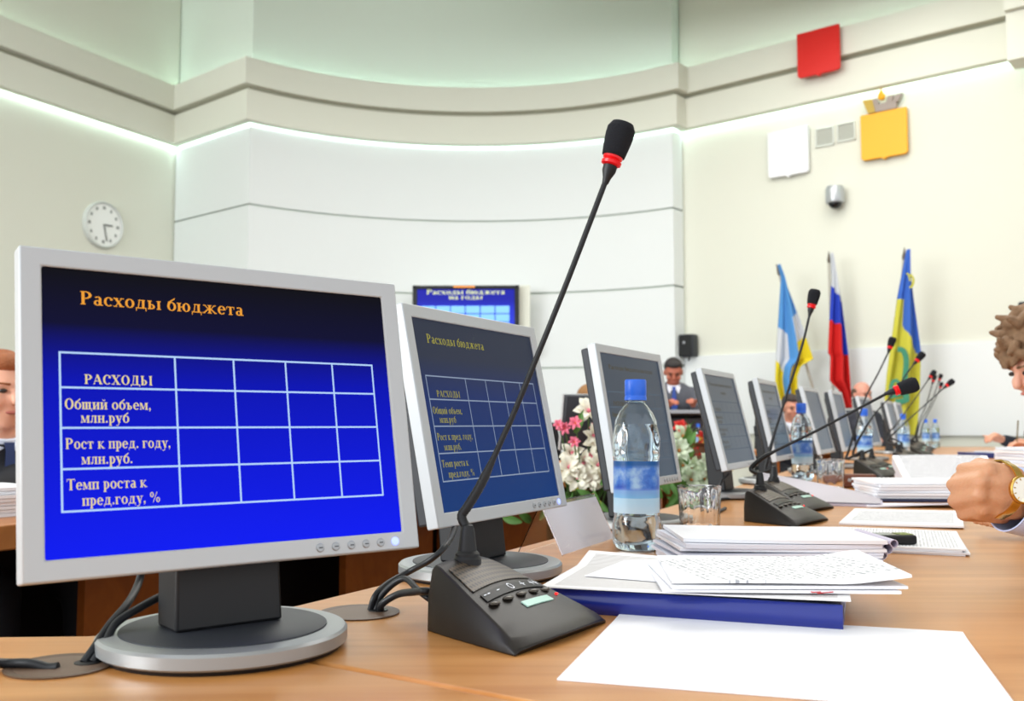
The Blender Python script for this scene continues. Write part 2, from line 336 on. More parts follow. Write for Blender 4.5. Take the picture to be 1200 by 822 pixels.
# ------------------------------------------------------------------ SERIF LETTERING (drawn here stroke by stroke)
def glyphs():
    G = {}
    def rect(x0, y0, x1, y1): return [(x0, y0), (x1, y0), (x1, y1), (x0, y1)]
    def seg(x0, y0, x1, y1, w):   # horizontal-width stroke
        return [(x0-w/2, y0), (x0+w/2, y0), (x1+w/2, y1), (x1-w/2, y1)]
    def ring(cx, cy, rx, ry, sw, tw, a0=0, a1=360, n=20):
        out = []
        for i in range(n):
            t0, t1 = R(a0+(a1-a0)*i/n), R(a0+(a1-a0)*(i+1)/n)
            out.append([(cx+(rx-sw)*math.cos(t0), cy+(ry-tw)*math.sin(t0)), (cx+rx*math.cos(t0), cy+ry*math.sin(t0)), (cx+rx*math.cos(t1), cy+ry*math.sin(t1)), (cx+(rx-sw)*math.cos(t1), cy+(ry-tw)*math.sin(t1))])
        return out
    T = .045
    def mk(up):
        h = .68 if up else .46; k = 1.32 if up else 1.0; s = .14 if up else .12
        def stem(x, y0=0, y1=None, bot=1, tp=1, e=.05):
            y1 = h if y1 is None else y1; q = [rect(x, y0, x+s, y1)]
            if bot: q.append(rect(x-e, y0, x+s+e, y0+T))
            if tp: q.append(rect(x-e, y1-T, x+s+e, y1))
            return q
        g_ = {}
        g_['о'] = (ring(.25*k, h/2, .23*k, h/2+.01, s, T), .5*k)
        g_['с'] = (ring(.25*k, h/2, .23*k, h/2+.01, s, T, 45, 315)+[rect(.33*k, h*.66, .44*k, h*.86)], .46*k)
        g_['е'] = (ring(.24*k, h/2, .22*k, h/2+.01, s, T, 0, 320)+[rect(.1*k, h*.5, .44*k, h*.5+T)], .47*k)
        g_['р'] = (stem(.06, -.2 if not up else 0)+ring(.06+s+.02, h/2 if not up else h*.72, .24*k, (h/2 if not up else h*.28)+.005, s, T, -90, 90)+([rect(.06+s*.5, h-T, .06+s+.05, h), rect(.06+s*.5, 0 if not up else h*.44, .06+s+.05, (0 if not up else h*.44)+T)]), (.06+s+.3*k))
        if up: g_['а'] = ([seg(.06, 0, .31, h, .05), seg(.56, 0, .31, h, .15), rect(.16, .2, .48, .2+T), rect(0, 0, .14, T), rect(.44, 0, .68, T)], .68)
        else: g_['а'] = (ring(.19, .13, .17, .14, .11, T)+[rect(.26, 0, .26+s, .34), rect(.26, 0, .45, T)]+ring(.21, .33, .17, .135, .11, T, 0, 150), .46)
        g_['х'] = ([seg(.1*k, h, .4*k, 0, s*1.15), seg(.42*k, h, .08*k, 0, .05), rect(0, h-T, .22*k, h), rect(.33*k, h-T, .52*k, h), rect(0, 0, .18*k, T), rect(.28*k, 0, .52*k, T)], .53*k)
        g_['д'] = ([rect(.03*k, 0, .55*k, T*1.1), rect(.03*k, -.13, .07*k, T), rect(.51*k, -.13, .55*k, T), rect(.34*k, 0, .34*k+s, h), seg(.14*k, 0, .22*k, h, .05), rect(.16*k, h-T, .34*k+s+.04, h)], .59*k)
        g_['ы'] = (stem(.06)+ring(.06+s, h*.3, .2*k, h*.3, s*.9, T, -90, 90)+stem(.52*k), .52*k+s+.07)
        g_['ъ'] = (stem(.12, tp=0)+[rect(0, h-T, .12+s, h), rect(0, h-.12, .03, h)]+ring(.12+s, h*.3, .2*k, h*.3, s*.9, T, -90, 90), .5*k)
        g_['б'] = (ring(.25, .23, .23, .24, s, T)+[[(.02, .25), (.12, .25), (.2, .52), (.08, .48)], [(.08, .46), (.2, .46), (.42, .62), (.42, .7)]], .5)
        g_['ю'] = (stem(.06)+[rect(.06+s, h*.47, .34, h*.47+T)]+ring(.5, h/2, .21, h/2+.01, s, T), .74)
        g_['ж'] = (stem(.33)+[seg(.06, 0, .33, h*.55, s*.8), seg(.12, h, .34, h*.45, .06), seg(.72, 0, .45, h*.55, s*.8), seg(.66, h, .44, h*.45, .06), rect(0, 0, .14, T), rect(.64, 0, .78, T), rect(.04, h-T, .18, h), rect(.6, h-T, .74, h)], .8)
        g_['т'] = (stem(.18*k, tp=0)+[rect(.02, h-T, .18*k*2+s-.02, h), rect(.02, h-.15, .055, h), rect(.18*k*2+s-.055, h-.15, .18*k*2+s-.02, h)], .36*k+s+.02)
        g_['щ'] = (stem(.05)+stem(.27)+stem(.49)+[rect(.05, 0, .7, T), rect(.66, -.13, .7, T)], .73)
        g_['и'] = (stem(.05)+stem(.34)+[seg(.13, .03, .4, h-.03, .05)], .53)
        g_['й'] = (stem(.05)+stem(.34)+[seg(.13, .03, .4, h-.03, .05)]+ring(.26, .66, .1, .11, .03, .04, 180, 360), .53)
        g_['м'] = (stem(.46)+[rect(.06, 0, .1, h), seg(.11, h, .28, .03, .11), seg(.48, h, .28, .03, .04), rect(.01, 0, .16, T), rect(.02, h-T, .16, h)], .65)
        g_['л'] = (stem(.3)+[seg(.12, .04, .17, h, .05), rect(.11, h-T, .34, h)]+ring(.08, .06, .06, .06, .05, .05), .5)
        g_['н'] = (stem(.05)+stem(.34)+[rect(.1, h*.47, .4, h*.47+T)], .53)
        g_['п'] = (stem(.05)+stem(.34)+[rect(.05, h-T, .44, h)], .53)
        g_['у'] = ([seg(.11, h, .28, 0, .13), seg(.42, h, .2, -.16, .05), rect(0, h-T, .22, h), rect(.32, h-T, .5, h)]+ring(.12, -.15, .09, .06, .06, .04, 180, 360, 10), .5)
        g_['к'] = (stem(.05)+[seg(.22, h*.45, .44, 0, .13), seg(.2, h*.45, .38, h, .05), rect(.34, 0, .53, T), rect(.31, h-T, .46, h)], .53)
        g_['г'] = (stem(.05)+[rect(.05, h-T, .38, h), rect(.35, h-.15, .38, h)], .42)
        return g_
    lo, hi = mk(False), mk(True)
    G.update(lo)
    for c, v in hi.items(): G[c.upper()] = v
    G['.'] = (ring(.1, .06, .065, .065, .065, .065), .22); G[','] = (ring(.1, .06, .065, .065, .065, .065)+[[(.1, .06), (.165, .05), (.1, -.12), (.07, -.1)]], .22)
    G['%'] = (ring(.17, .5, .14, .17, .08, T)+ring(.63, .16, .14, .17, .08, T)+[seg(.24, 0, .58, .68, .05)], .8)
    G[' '] = ([], .25); G['-'] = ([rect(.03, .18, .27, .27)], .3)
    return G
GL = glyphs()
def text(mb, s, x0, x1, y, hgt=None, P=None):
    """lettering from x0 to x1 on baseline y; P maps (u,v) to 3D"""
    tot = sum(GL[c][1]+.02 for c in s); sx = (x1-x0)/tot; sy = hgt if hgt else sx; x = x0
    for c in s:
        polys, adv = GL[c]
        for q in polys:
            ar = sum(q[i][0]*q[(i+1) % 4][1]-q[(i+1) % 4][0]*q[i][1] for i in range(4))
            if ar < 0: q = q[::-1]
            mb.add([P(x+a*sx, y+b*sy) for a, b in q], [(0, 1, 2, 3)])
        x += (adv+.02)*sx

# ------------------------------------------------------------------ MONITORS
M_silver = mat('silver_plastic', 'bcc0c3', .42, .15); M_silverd = mat('silver_base', 'a4a7a8', .33, .5); M_dkgrey = mat('dark_grey_plastic', '2b2e34', .5)
M_btn = mat('button_silver', 'a4a8ac', .3, .3)
def screenmat(name, top_, mid, bot, e, rough=.28, spec=.1):
    m = bpy.data.materials.new(name); m.use_nodes = True; nt = m.node_tree; b = nt.nodes['Principled BSDF']; N = nt.nodes.new; L = nt.links.new
    b.inputs['Base Color'].default_value = (.003, .003, .004, 1); b.inputs['Roughness'].default_value = rough; b.inputs['Specular IOR Level'].default_value = spec
    tc = N('ShaderNodeTexCoord'); s = N('ShaderNodeSeparateXYZ'); L(tc.outputs['Generated'], s.inputs[0])
    r = N('ShaderNodeValToRGB'); cr = r.color_ramp; cr.elements[0].position = 0; cr.elements[0].color = srgb(bot); cr.elements[1].position = 1; cr.elements[1].color = srgb(top_)
    e1 = cr.elements.new(.6); e1.color = srgb(mid); e2 = cr.elements.new(.80); e2.color = tuple(.06*a+.94*b_ for a, b_ in zip(srgb(mid), srgb(top_)))
    L(s.outputs[2], r.inputs[0]); L(r.outputs[0], b.inputs['Emission Color']); b.inputs['Emission Strength'].default_value = e
    return m
SLIDE = [('РАСХОДЫ', -.136, -.0777, .0225), ('Общий объем,', -.1526, -.0795, .0003), ('млн.руб', -.1397, -.099, -.0114), ('Рост к пред. году,', -.1523, -.0635, -.0338),
         ('млн.руб.', -.1399, -.0971, -.047), ('Темп роста к', -.152, -.0857, -.0683), ('пред.году, %', -.14, -.0748, -.0818)]
def monitor(loc, a, tilt, scr, mtitle, mtext, mline, label, detail=2, blue_led=True):
    root = empty('monitor', loc, a); tag(root, label, 'monitor', 'grey monitors in a row along the table')
    ct, st = math.cos(tilt), math.sin(tilt)
    def P(u, v, w_=0): return Vector((u, -.02+v*st-w_*ct, .222+v*ct+w_*st))
    # base
    mb = MB(); mb.lathe([(.1, .0), (.108, .0), (.110, .004), (.1, .006)], (0, 0, 0), 64); mb.build('base_foot', M_blacks, root)
    mb = MB(); mb.lathe([(.05, .004), (.111, .004), (.1135, .006), (.1135, .016), (.111, .0185), (.097, .0203), (.094, .0195), (.05, .0195)], (0, 0, 0), 72); bs = mb.build('base', M_silverd, root, 30)
    mb = MB(); mb.lathe([(.002, .0195), (.094, .0195), (.094, .0206), (.0925, .0212), (.002, .0218)], (0, 0, 0), 64); mb.build('base_inlay', M_dkgrey, bs, 30)
    mb = MB()
    A = [(-.052, -.014), (.052, -.014), (.052, .034), (-.052, .034)]; z0, z1 = .0215, .2
    vs = [(x, y, z0) for x, y in A]+[(x*.92, y+.018, z1) for x, y in A]; mb.add(vs, [(3, 2, 1, 0), (4, 5, 6, 7), (0, 1, 5, 4), (1, 2, 6, 5), (2, 3, 7, 6), (3, 0, 4, 7)])
    mb.build('neck', M_blacks, root, 30, bev=.003)
    # front frame
    def ringf(name, o, i, w0, w1, wi, m, par, bev):
        mb = MB(); vs = []
        for (rc, w_) in ((o, w0), (o, w1), (i, w1), (i, wi)):
            x0, x1, y0, y1 = rc; vs += [P(x0, y0, w_), P(x1, y0, w_), P(x1, y1, w_), P(x0, y1, w_)]
        fs = []
        for k in range(3):
            for q in range(4): r = (q+1) % 4; fs.append((4*k+q, 4*k+r, 4*(k+1)+r, 4*(k+1)+q))
        for q in range(4): r = (q+1) % 4; fs.append((12+q, 12+r, r, q))
        mb.add(vs, fs); return mb.build(name, m, par, 30, bev=bev)
    fr = ringf('front_frame', (-.1875, .1875, -.142, .142), (-.1697, .1687, -.1243, .125), -.018, 0, -.0035, M_silver, root, .0022)
    mb = MB(); mb.add([P(x, y, w_) for w_, e in ((-.018, .182), (-.034, .181), (-.046, .14)) for x, y in ((-e, -.137*e/.182), (e, -.137*e/.182), (e, .137*e/.182), (-e, .137*e/.182))],
        [(0, 3, 2, 1), (8, 9, 10, 11)]+[(4*k+q, 4*k+(q+1) % 4, 4*k+4+(q+1) % 4, 4*k+4+q) for k in range(2) for q in range(4)])
    mb.build('rear_shell', M_dkgrey, root, 30, bev=.003)
    mb = MB(); mb.box((0, -.02+.05*ct, .2), (.1, .035, .07)); mb.build('hinge', M_blacks, root, 30, bev=.004)
    mb = MB(); mb.add([P(x, y, w_) for w_ in (-.0035, -.006) for x, y in ((-.171, -.1255), (.17, -.1255), (.17, .1265), (-.171, .1265))], [(0, 1, 2, 3), (7, 6, 5, 4)]+[(q, 4+q, 4+(q+1) % 4, (q+1) % 4) for q in range(4)])
    sc = mb.build('screen', scr, root, 30)
    PP = lambda u, v: P(u, v, -.0031)
    # slide: heading, table rules, row titles
    if detail:
        mb = MB(); 
        if detail == 2: text(mb, 'Расходы бюджета', -.138, .0127, .0938, .0178, PP)
        else:
            text(mb, 'Расходы бюджета на годы', -.13, .12, .095, .013, PP); text(mb, 'млн.руб', -.03, .03, .072, .013, PP)
        mb.build('slide_heading', mtitle, sc)
        mb = MB(); t = .00085 if detail == 2 else .0008
        for y in (.0497, .0191, -.0158, -.0507, -.086): mb.add([PP(-.1557, y-t), PP(.1510, y-t), PP(.1510, y+t), PP(-.1557, y+t)], [(0, 1, 2, 3)])
        for x in (-.1557, -.0569, -.0007, .0528, .1042, .151): mb.add([PP(x-t, -.086-t), PP(x+t, -.086-t), PP(x+t, .0497+t), PP(x-t, .0497+t)], [(0, 1, 2, 3)])
        mb.build('slide_table', mline, sc)
        mb = MB()
        for (s, x0, x1, y) in SLIDE: text(mb, s, x0, x1, y, .0135 if s != 'РАСХОДЫ' else .0125, PP)
        mb.build('slide_text', mtext, sc)
    for k, x in enumerate((.0743, .0911, .1083, .1247, .1414, .1585)):
        mb = MB(); c = P(x, -.1335, 0); nrm = P(0, 0, 1)-P(0, 0, 0)
        mb.lathe([(.0042, -.001), (.0042, .0008), (.0034, .0016), (.001, .0018)], c, 16, axis=nrm); b = mb.build('button', M_btn if k < 5 or detail < 2 else M_led2, root)
        if k == 5 and detail == 2: tag(b, 'power button glowing blue')
        elif detail == 2 and len(bpy.data.objects) < 400:
            mb = MB(); mb.add([P(x+dx, -.1335+dy, .0021) for dx, dy in ((-.002, -.0005), (.002, -.0005), (.002, .0005), (-.002, .0005))], [(0, 1, 2, 3)]); mb.build('button_mark', M_dkgrey, b)
    return root
M_led2 = mat('power_led', '8fa0f0', .3, emit=1.2, ecol='7d8cff')
S1 = screenmat('screen_blue', '101013', '0a14b0', '0e1cf0', .60, .5, .0); S2 = screenmat('screen_navy', '343a4a', '22346a', '133c7c', .5, .4, .05)
S3 = screenmat('screen_dim', '3a4556', '3c4858', '3f5062', .5)  # navy and dim screens paint in the fade of an oblique view
GLOW = lambda n, c, e: mat(n, '050505', 1, emit=e, ecol=c, spec=0)
T1 = GLOW('slide_orange', 'f2a23a', .58); X1 = GLOW('slide_cream', 'f0dc9a', .56); L1 = GLOW('slide_rule', 'b8d8ff', .58)
T2 = GLOW('slide_olive', 'a39d4a', .55); L2 = GLOW('slide_rule_dim', '8f9db4', .55)
T3 = GLOW('slide_brown', '6e6446', .5); L3 = GLOW('slide_rule_grey', '6a7886', .5)  # olive and brown inks carry the same oblique fade in their colour
MON = [(-.257, .923, 38.9, 10.6), (-.026, 1.373, 62.5, 11.5), (.265, 2.008, 62.4, 9.5), (.623, 2.798, 64.1, 14), (.92, 3.42, 65.6, 12.4), (1.298, 4.151, 63.7, 14.3), (1.556, 4.615, 64.6, 11.7), (2.032, 5.576, 61, 13.3), (2.62, 6.75, 63, 12), (2.86, 7.2, 63, 12)]
ordn = ['', 'large near monitor at the left showing the bright blue budget slide', 'second monitor from the left, half behind the gooseneck, with the slide dulled to navy', 'third monitor, standing behind the near water bottle',
        'fourth monitor, between the man in grey suit and the yellow and blue flag', 'fifth monitor, just left of the second water bottle', 'sixth monitor, directly right of the second bottle cap', 'seventh monitor, below the red part of the tricolour flag',
        'eighth monitor, in front of the bald man', 'ninth monitor, thin sliver just past the bald man', 'farthest monitor in the row, at the foot of the yellow flag']
for i, (x, y, a, t) in enumerate(MON):
    a, t = R(a), R(t); n = Vector((math.sin(a), -math.cos(a)))
    loc = (x-n.x*.02, y-n.y*.02, TZ)
    s, tt, xx, ll, d = (S1, T1, X1, L1, 2) if i == 0 else (S2, T2, T2, L2, 2) if i == 1 else (S3, T3, T3, L3, 1 if i < 5 else 0)
    monitor(loc, a, t, s, tt, xx, ll, ordn[i+1], d)
# one monitor on the opposite side, seen from behind
om = monitor((.42, 5.0, TZ-.005), R(205), R(10), S3, T3, T3, L3, 'dark backed monitor across the ring, behind the lilies', 0); om['group'] = 'monitors across the ring'

# ------------------------------------------------------------------ CONFERENCE MICROPHONES
def gridmat():
    m = bpy.data.materials.new('speaker_grille'); m.use_nodes = True; nt = m.node_tree; b = nt.nodes['Principled BSDF']; N = nt.nodes.new; L = nt.links.new
    b.inputs['Roughness'].default_value = .42
    def mth(op, a, bb=None):
        n = N('ShaderNodeMath'); n.operation = op
        for i, v in enumerate((a, bb)):
            if v is None: continue
            if isinstance(v, (int, float)): n.inputs[i].default_value = v
            else: L(v, n.inputs[i])
        return n.outputs[0]
    tc = N('ShaderNodeTexCoord'); s = N('ShaderNodeSeparateXYZ'); L(tc.outputs['Object'], s.inputs[0])
    fx = mth('SUBTRACT', mth('FRACT', mth('MULTIPLY', s.outputs[0], 205)), .5); fy = mth('SUBTRACT', mth('FRACT', mth('MULTIPLY', s.outputs[1], 150)), .5)
    d = mth('SQRT', mth('ADD', mth('MULTIPLY', fx, fx), mth('MULTIPLY', fy, fy))); k = mth('GREATER_THAN', d, .33)
    mx = N('ShaderNodeMix'); mx.data_type = 'RGBA'; mx.inputs[6].default_value = (.004, .004, .004, 1); mx.inputs[7].default_value = srgb('55483a'); L(k, mx.inputs[0]); L(mx.outputs[2], b.inputs['Base Color'])  # brown puts the table's warm reflection into the grille colour
    bp = N('ShaderNodeBump'); bp.inputs['Distance'].default_value = .001; L(k, bp.inputs['Height']); return m
M_grille = gridmat(); M_deck = mat('mic_body', '17120e', .42, bump=(1500, .08)); M_foam = mat('mic_foam', '14161d', .95, bump=(900, .6)); M_ring = mat('mic_ring_red', 'c01018', .3, emit=.15, ecol='ff1010')  # body colour browned too, for the wood it reflects
M_strip = mat('mic_strip', '050608', .35, spec=.2); M_sym = mat('mic_symbol', 'e8ecf4', .5, emit=.15); M_mint2 = mat('mic_name_strip', 'b7ded0', .4); M_red = mat('led_red', 'e02020', .3, emit=1.0); M_mbtn = mat('mic_button', '4b453e', .25, .3)
HS = [(0, .050), (.03, .060), (.08, .066), (.15, .064), (.3, .055), (.5, .0415), (.7, .0285), (.85, .0185), (.95, .011), (1, .005)]
def hs(s):
    for (a, x), (b, y) in zip(HS, HS[1:]):
        if s <= b: return x+(y-x)*(s-a)/(b-a)
    return HS[-1][1]
def ws(s): return .040+.049*s**.85 - (.008 if s <= 0 else 0)
def yy(s): return .07-.139*s
def deckpt(u, s, lift=0):
    """u -1..1 across the top deck, s 0..1 from back to front"""
    wt = ws(s)-.006; return Vector((u*wt, yy(s)-(1-u*u)*.010*s, hs(s)+.0035*(1-u*u)+lift))
MICN = [0]
def microphone(loc, a, neck, label, d_head, near=False, foam=.0155, flen=.040):
    root = empty('conference_microphone', loc, a); tag(root, label, 'microphone', 'gooseneck conference microphones on the table')
    S = [0, .03, .08, .15, .22, .3, .4, .5, .6, .7, .78, .85, .91, .95, 1]; U = [-1, -.7, -.35, 0, .35, .7, 1]; vs = []; n = 0
    for s in S:
        wb_ = ws(s)+.001; row = [Vector((-wb_, yy(s), 0)), Vector((-wb_+.0008, yy(s), hs(s)*.55))]+[deckpt(u, s) for u in U]+[Vector((wb_-.0008, yy(s), hs(s)*.55)), Vector((wb_, yy(s), 0))]
        for k, u in ((0, 0), ): pass
        vs += row; n = len(row)
    # bow the front foot to match the deck
    for j, s in enumerate(S):
        pass
    mb = MB(); fs = []
    for j in range(len(S)-1):
        for k in range(n-1): fs.append((j*n+k, j*n+k+1, (j+1)*n+k+1, (j+1)*n+k))
        fs.append((j*n+n-1, j*n, (j+1)*n, (j+1)*n+n-1))
    fs.append(tuple(range(n-1, -1, -1))); fs.append(tuple((len(S)-1)*n+k for k in range(n)))
    mb.add(vs, [tuple(reversed(f)) for f in fs]); mb.build('base', M_deck, root, 50, bev=.0022)
    mb = MB(); mb.grid(lambda u, v: deckpt((1-u*2)*.86, .2+.27*v-.03*(1-(u*2-1)**2)+.0, .0012), 14, 8, .0010); mb.build('speaker_grille', M_grille, root, 60)
    mb = MB(); mb.grid(lambda u, v: deckpt((1-u*2)*.80, .515+.075*v-.03*(1-(u*2-1)**2), .0013), 14, 3, .0012); st_ = mb.build('symbol_strip', M_strip, root, 60)
    mb = MB(); mb.grid(lambda u, v: deckpt(.47-.72*u, .695+.055*v-.02*(1-(.47-.72*u)**2), .0014), 8, 2, .0012); mb.build('name_strip', M_mint2, root, 60)
    for k, u in enumerate((-.72, -.38, -.02, .34, .7)):
        c = deckpt(u, .635-.028*(1-u*u), .0012); mb = MB(); mb.ell(c, (.0078, .0048, .0022), seg=12, rings=6); mb.build('button', M_mbtn, root, 60)
    c = deckpt(.78, .69, .0012); mb = MB(); mb.ell(c, (.0022, .0022, .0014), seg=8, rings=5); mb.build('indicator_light', M_red, root)
    if near:
        mb = MB()
        def sym(segs, u0):
            for (x0, y0, x1, y1) in segs:
                q = []
                for (x, y) in ((x0, y0), (x1, y0), (x1, y1), (x0, y1)):
                    u = u0+x/.055; q.append(deckpt(u, .548-.03*(1-u*u)-y/.139, .0019))
                mb.add(q, [(0, 1, 2, 3)])
        plus = [(-.0035, -.0005, .0035, .0005), (-.0005, -.0035, .0005, .0035)]
        sym([(-.004, -.0005, -.001, .0005), (.0005, -.0005, .004, .0005)], -.68); sym([(-.002, -.0005, .002, .0005)], -.38); sym(plus, .34)
        sym([(x0-.003, y0, x1-.003, y1) for x0, y0, x1, y1 in plus]+[(x0+.0035, y0, x1+.0035, y1) for x0, y0, x1, y1 in plus], .68)
        for k in range(12):
            t0, t1 = 2*PI*k/12, 2*PI*(k+1)/12; q = []
            for (r_, t) in ((.0026, t0), (.0034, t0), (.0034, t1), (.0026, t1)):
                u = -.02+r_*math.cos(t)/.055; q.append(deckpt(u, .548-.03*(1-u*u)-r_*1.3*math.sin(t)/.139, .0019))
            mb.add(q, [(0, 1, 2, 3)])
        mb.build('symbol', M_sym, st_)
    # collar
    c0 = Vector((0, .047, .063)); mb = MB(); mb.lathe([(.0145, -.004), (.0145, .006), (.0128, .0085), (.0128, .011), (.0098, .014), (.0075, .034), (.0058, .040), (.004, .041)], c0, 24)
    mb.build('collar', M_blacks, root, 30)
    P = [c0+Vector((0, 0, .036))]+[local(root, p) for p in neck]
    P2 = smoothpath(P, 8); L_ = len(P2); rs = []
    for k in range(L_):
        t = k/L_
        r_ = .0049 if t < .42 else (.0049-(t-.42)/.08*.0018 if t < .5 else .0031)
        if near and t < .42 and t > .05: r_ += .00035*(k % 2)
        rs.append(r_)
    mb = MB(); mb.tube(P2, rs, 12); mb.build('gooseneck', M_blacks, root, 40)
    e = P[-1]; d = Matrix.Rotation(-a, 3, 'Z') @ Vector(d_head).normalized()
    mb = MB(); mb.lathe([(.0035, -.006), (.0045, 0), (.0075, .008), (.0078, .014), (.006, .015)], e, 20, axis=d); hd = mb.build('capsule_socket', M_blacks, root)
    mb = MB(); mb.lathe([(.0082, .0148), (.0108, .0158), (.0112, .019), (.0090, .021), (.0108, .0225), (.0108, .0248), (.009, .0255)], e, 24, axis=d); mb.build('light_ring', M_ring, hd, 40)
    mb = MB(); pr = [(.010, .0245)]
    for k in range(9):
        t = k/8; pr.append((foam*(.80+.20*math.sin(min(1, t*1.25)*PI/2)) if t < .7 else foam*max(0, math.cos((t-.7)/.3*PI/2))**.55+1e-4, .0255+flen*(t if t < .7 else .7+.3*math.sin((t-.7)/.3*PI/2))))
    mb.lathe(pr, e, 28, axis=d); mb.build('foam_windscreen', M_foam, hd, 70)
    return root
def yp(lst, y0, y1=None):
    n = len(lst); y1 = y0 if y1 is None else y1; return [ony(px, py, y0+(y1-y0)*i/(n-1)) for i, (px, py) in enumerate(lst)]
A1 = R(57.3)
microphone((-.007, 1.013, TZ), A1, yp([(541, 606), (548, 594), (562, 571), (578, 538), (591, 509), (604, 480), (660, 342), (711, 209)], 1.045, 1.05), 'near gooseneck microphone rising from a black speaker base beside the first monitor', (.0145*1.0, 0, .048), True, .0158, .040)
microphone((.575, 2.115, TZ), R(52), yp([(880, 550), (892, 538), (909, 528.5), (957, 505), (1006, 479), (1040, 461)], 2.17, 2.12), 'second microphone, its neck bent low to the right over the papers', (.05, -.01, .017), False, .017, .042)
microphone((.685, 2.42, TZ), R(50), yp([(897, 552), (900, 536), (906, 514), (921, 466), (940, 405), (949, 368)], 2.47), 'microphone behind the second one, its straight neck crossing the first flag', (.011, 0, .045))
m3 = yp([(992, 538), (995, 527), (1013, 470), (1030, 436), (1041, 413)], 3.95); microphone((1.42, 3.87, TZ), R(45), m3, 'microphone with straight neck ending before the yellow and blue flag, highest of the far ones', (.014, 0, .04))
m4 = yp([(1001, 535), (1004, 520), (1024, 487), (1048, 460), (1062, 439), (1071, 427)], 4.15); microphone((1.53, 4.07, TZ), R(45), m4, 'microphone whose head overlaps the flag edge just above the large foam head', (.04, 0, .045))
m5 = yp([(1040, 518), (1055, 501), (1085, 474), (1106, 455)], 4.95); microphone((1.96, 4.87, TZ), R(45), m5, 'rightmost far microphone, leaning most to the right against the white wainscot', (.045, 0, .035))
m6 = yp([(1041, 510), (1050, 498), (1072, 468), (1088, 445)], 5.6); microphone((2.22, 5.5, TZ), R(45), m6, 'far microphone leaning right, topmost of the cluster by the flag foot', (.04, 0, .05))
for (hx, hy, lx, lab, yv) in ((1092.5, 450, 1072, 'far microphone with steep neck, just right of the flag foot and lowest bent', 6.6), (1100, 448, 1074, 'far microphone in the middle of the cluster beside the flag', 7.3), (1101, 457, 1078, 'smallest far microphone, lowest head of the cluster beside the flag', 7.9)):
    q = yp([(lx, 512), (lx+4, 496), ((lx+hx)/2+3, 475), (hx, hy)], yv); b = ony(lx, 510, yv); microphone((b.x, yv-.05, TZ), R(45), q, lab, (.018, 0, .05))

# ------------------------------------------------------------------ WATER BOTTLES
M_pet = mat('clear_plastic', 'f4fbff', .02, trans=1, ior=1.38); M_water = mat('water', 'f2fbff', 0, trans=1, ior=1.33); M_cap = mat('cap_blue', '2a6ae0', .35)
def labelmat():
    m = bpy.data.materials.new('bottle_label'); m.use_nodes = True; nt = m.node_tree; b = nt.nodes['Principled BSDF']; N = nt.nodes.new; L = nt.links.new
    tc = N('ShaderNodeTexCoord'); n = N('ShaderNodeTexNoise'); n.inputs['Scale'].default_value = 26; n.inputs['Detail'].default_value = 6; n.inputs['Roughness'].default_value = .6; L(tc.outputs['Object'], n.inputs['Vector'])
    r = N('ShaderNodeValToRGB'); cr = r.color_ramp; cr.elements[0].position = .36; cr.elements[0].color = srgb('1c4fc0'); cr.elements[1].position = .66; cr.elements[1].color = srgb('b4d6f6'); e = cr.elements.new(.5); e.color = srgb('4b86de'); L(n.outputs['Fac'], r.inputs[0])
    s = N('ShaderNodeSeparateXYZ'); L(tc.outputs['Generated'], s.inputs[0])
    r2 = N('ShaderNodeValToRGB'); c2 = r2.color_ramp; c2.interpolation = 'EASE'; c2.elements[0].position = 0; c2.elements[0].color = srgb('cfe6f4'); c2.elements[1].position = 1; c2.elements[1].color = srgb('155fa6')
    for p, c in ((.28, 'bfe2f6'), (.30, '86c2ee'), (.42, '86b4ea'), (.47, '6b8fe0')): q = c2.elements.new(p); q.color = srgb(c)
    L(s.outputs[2], r2.inputs[0])
    k = N('ShaderNodeValToRGB'); ck = k.color_ramp; ck.elements[0].position = .44; ck.elements[0].color = (0, 0, 0, 1); ck.elements[1].position = .93; ck.elements[1].color = (0, 0, 0, 1)
    for p in (.5, .86): q = ck.elements.new(p); q.color = (1, 1, 1, 1)
    L(s.outputs[2], k.inputs[0]); mx = N('ShaderNodeMix'); mx.data_type = 'RGBA'; L(k.outputs[0], mx.inputs[0]); L(r2.outputs[0], mx.inputs[6]); L(r.outputs[0], mx.inputs[7]); L(mx.outputs[2], b.inputs['Base Color'])
    b.inputs['Roughness'].default_value = .3; b.inputs['Transmission Weight'].default_value = .25; return m
M_lab = labelmat()
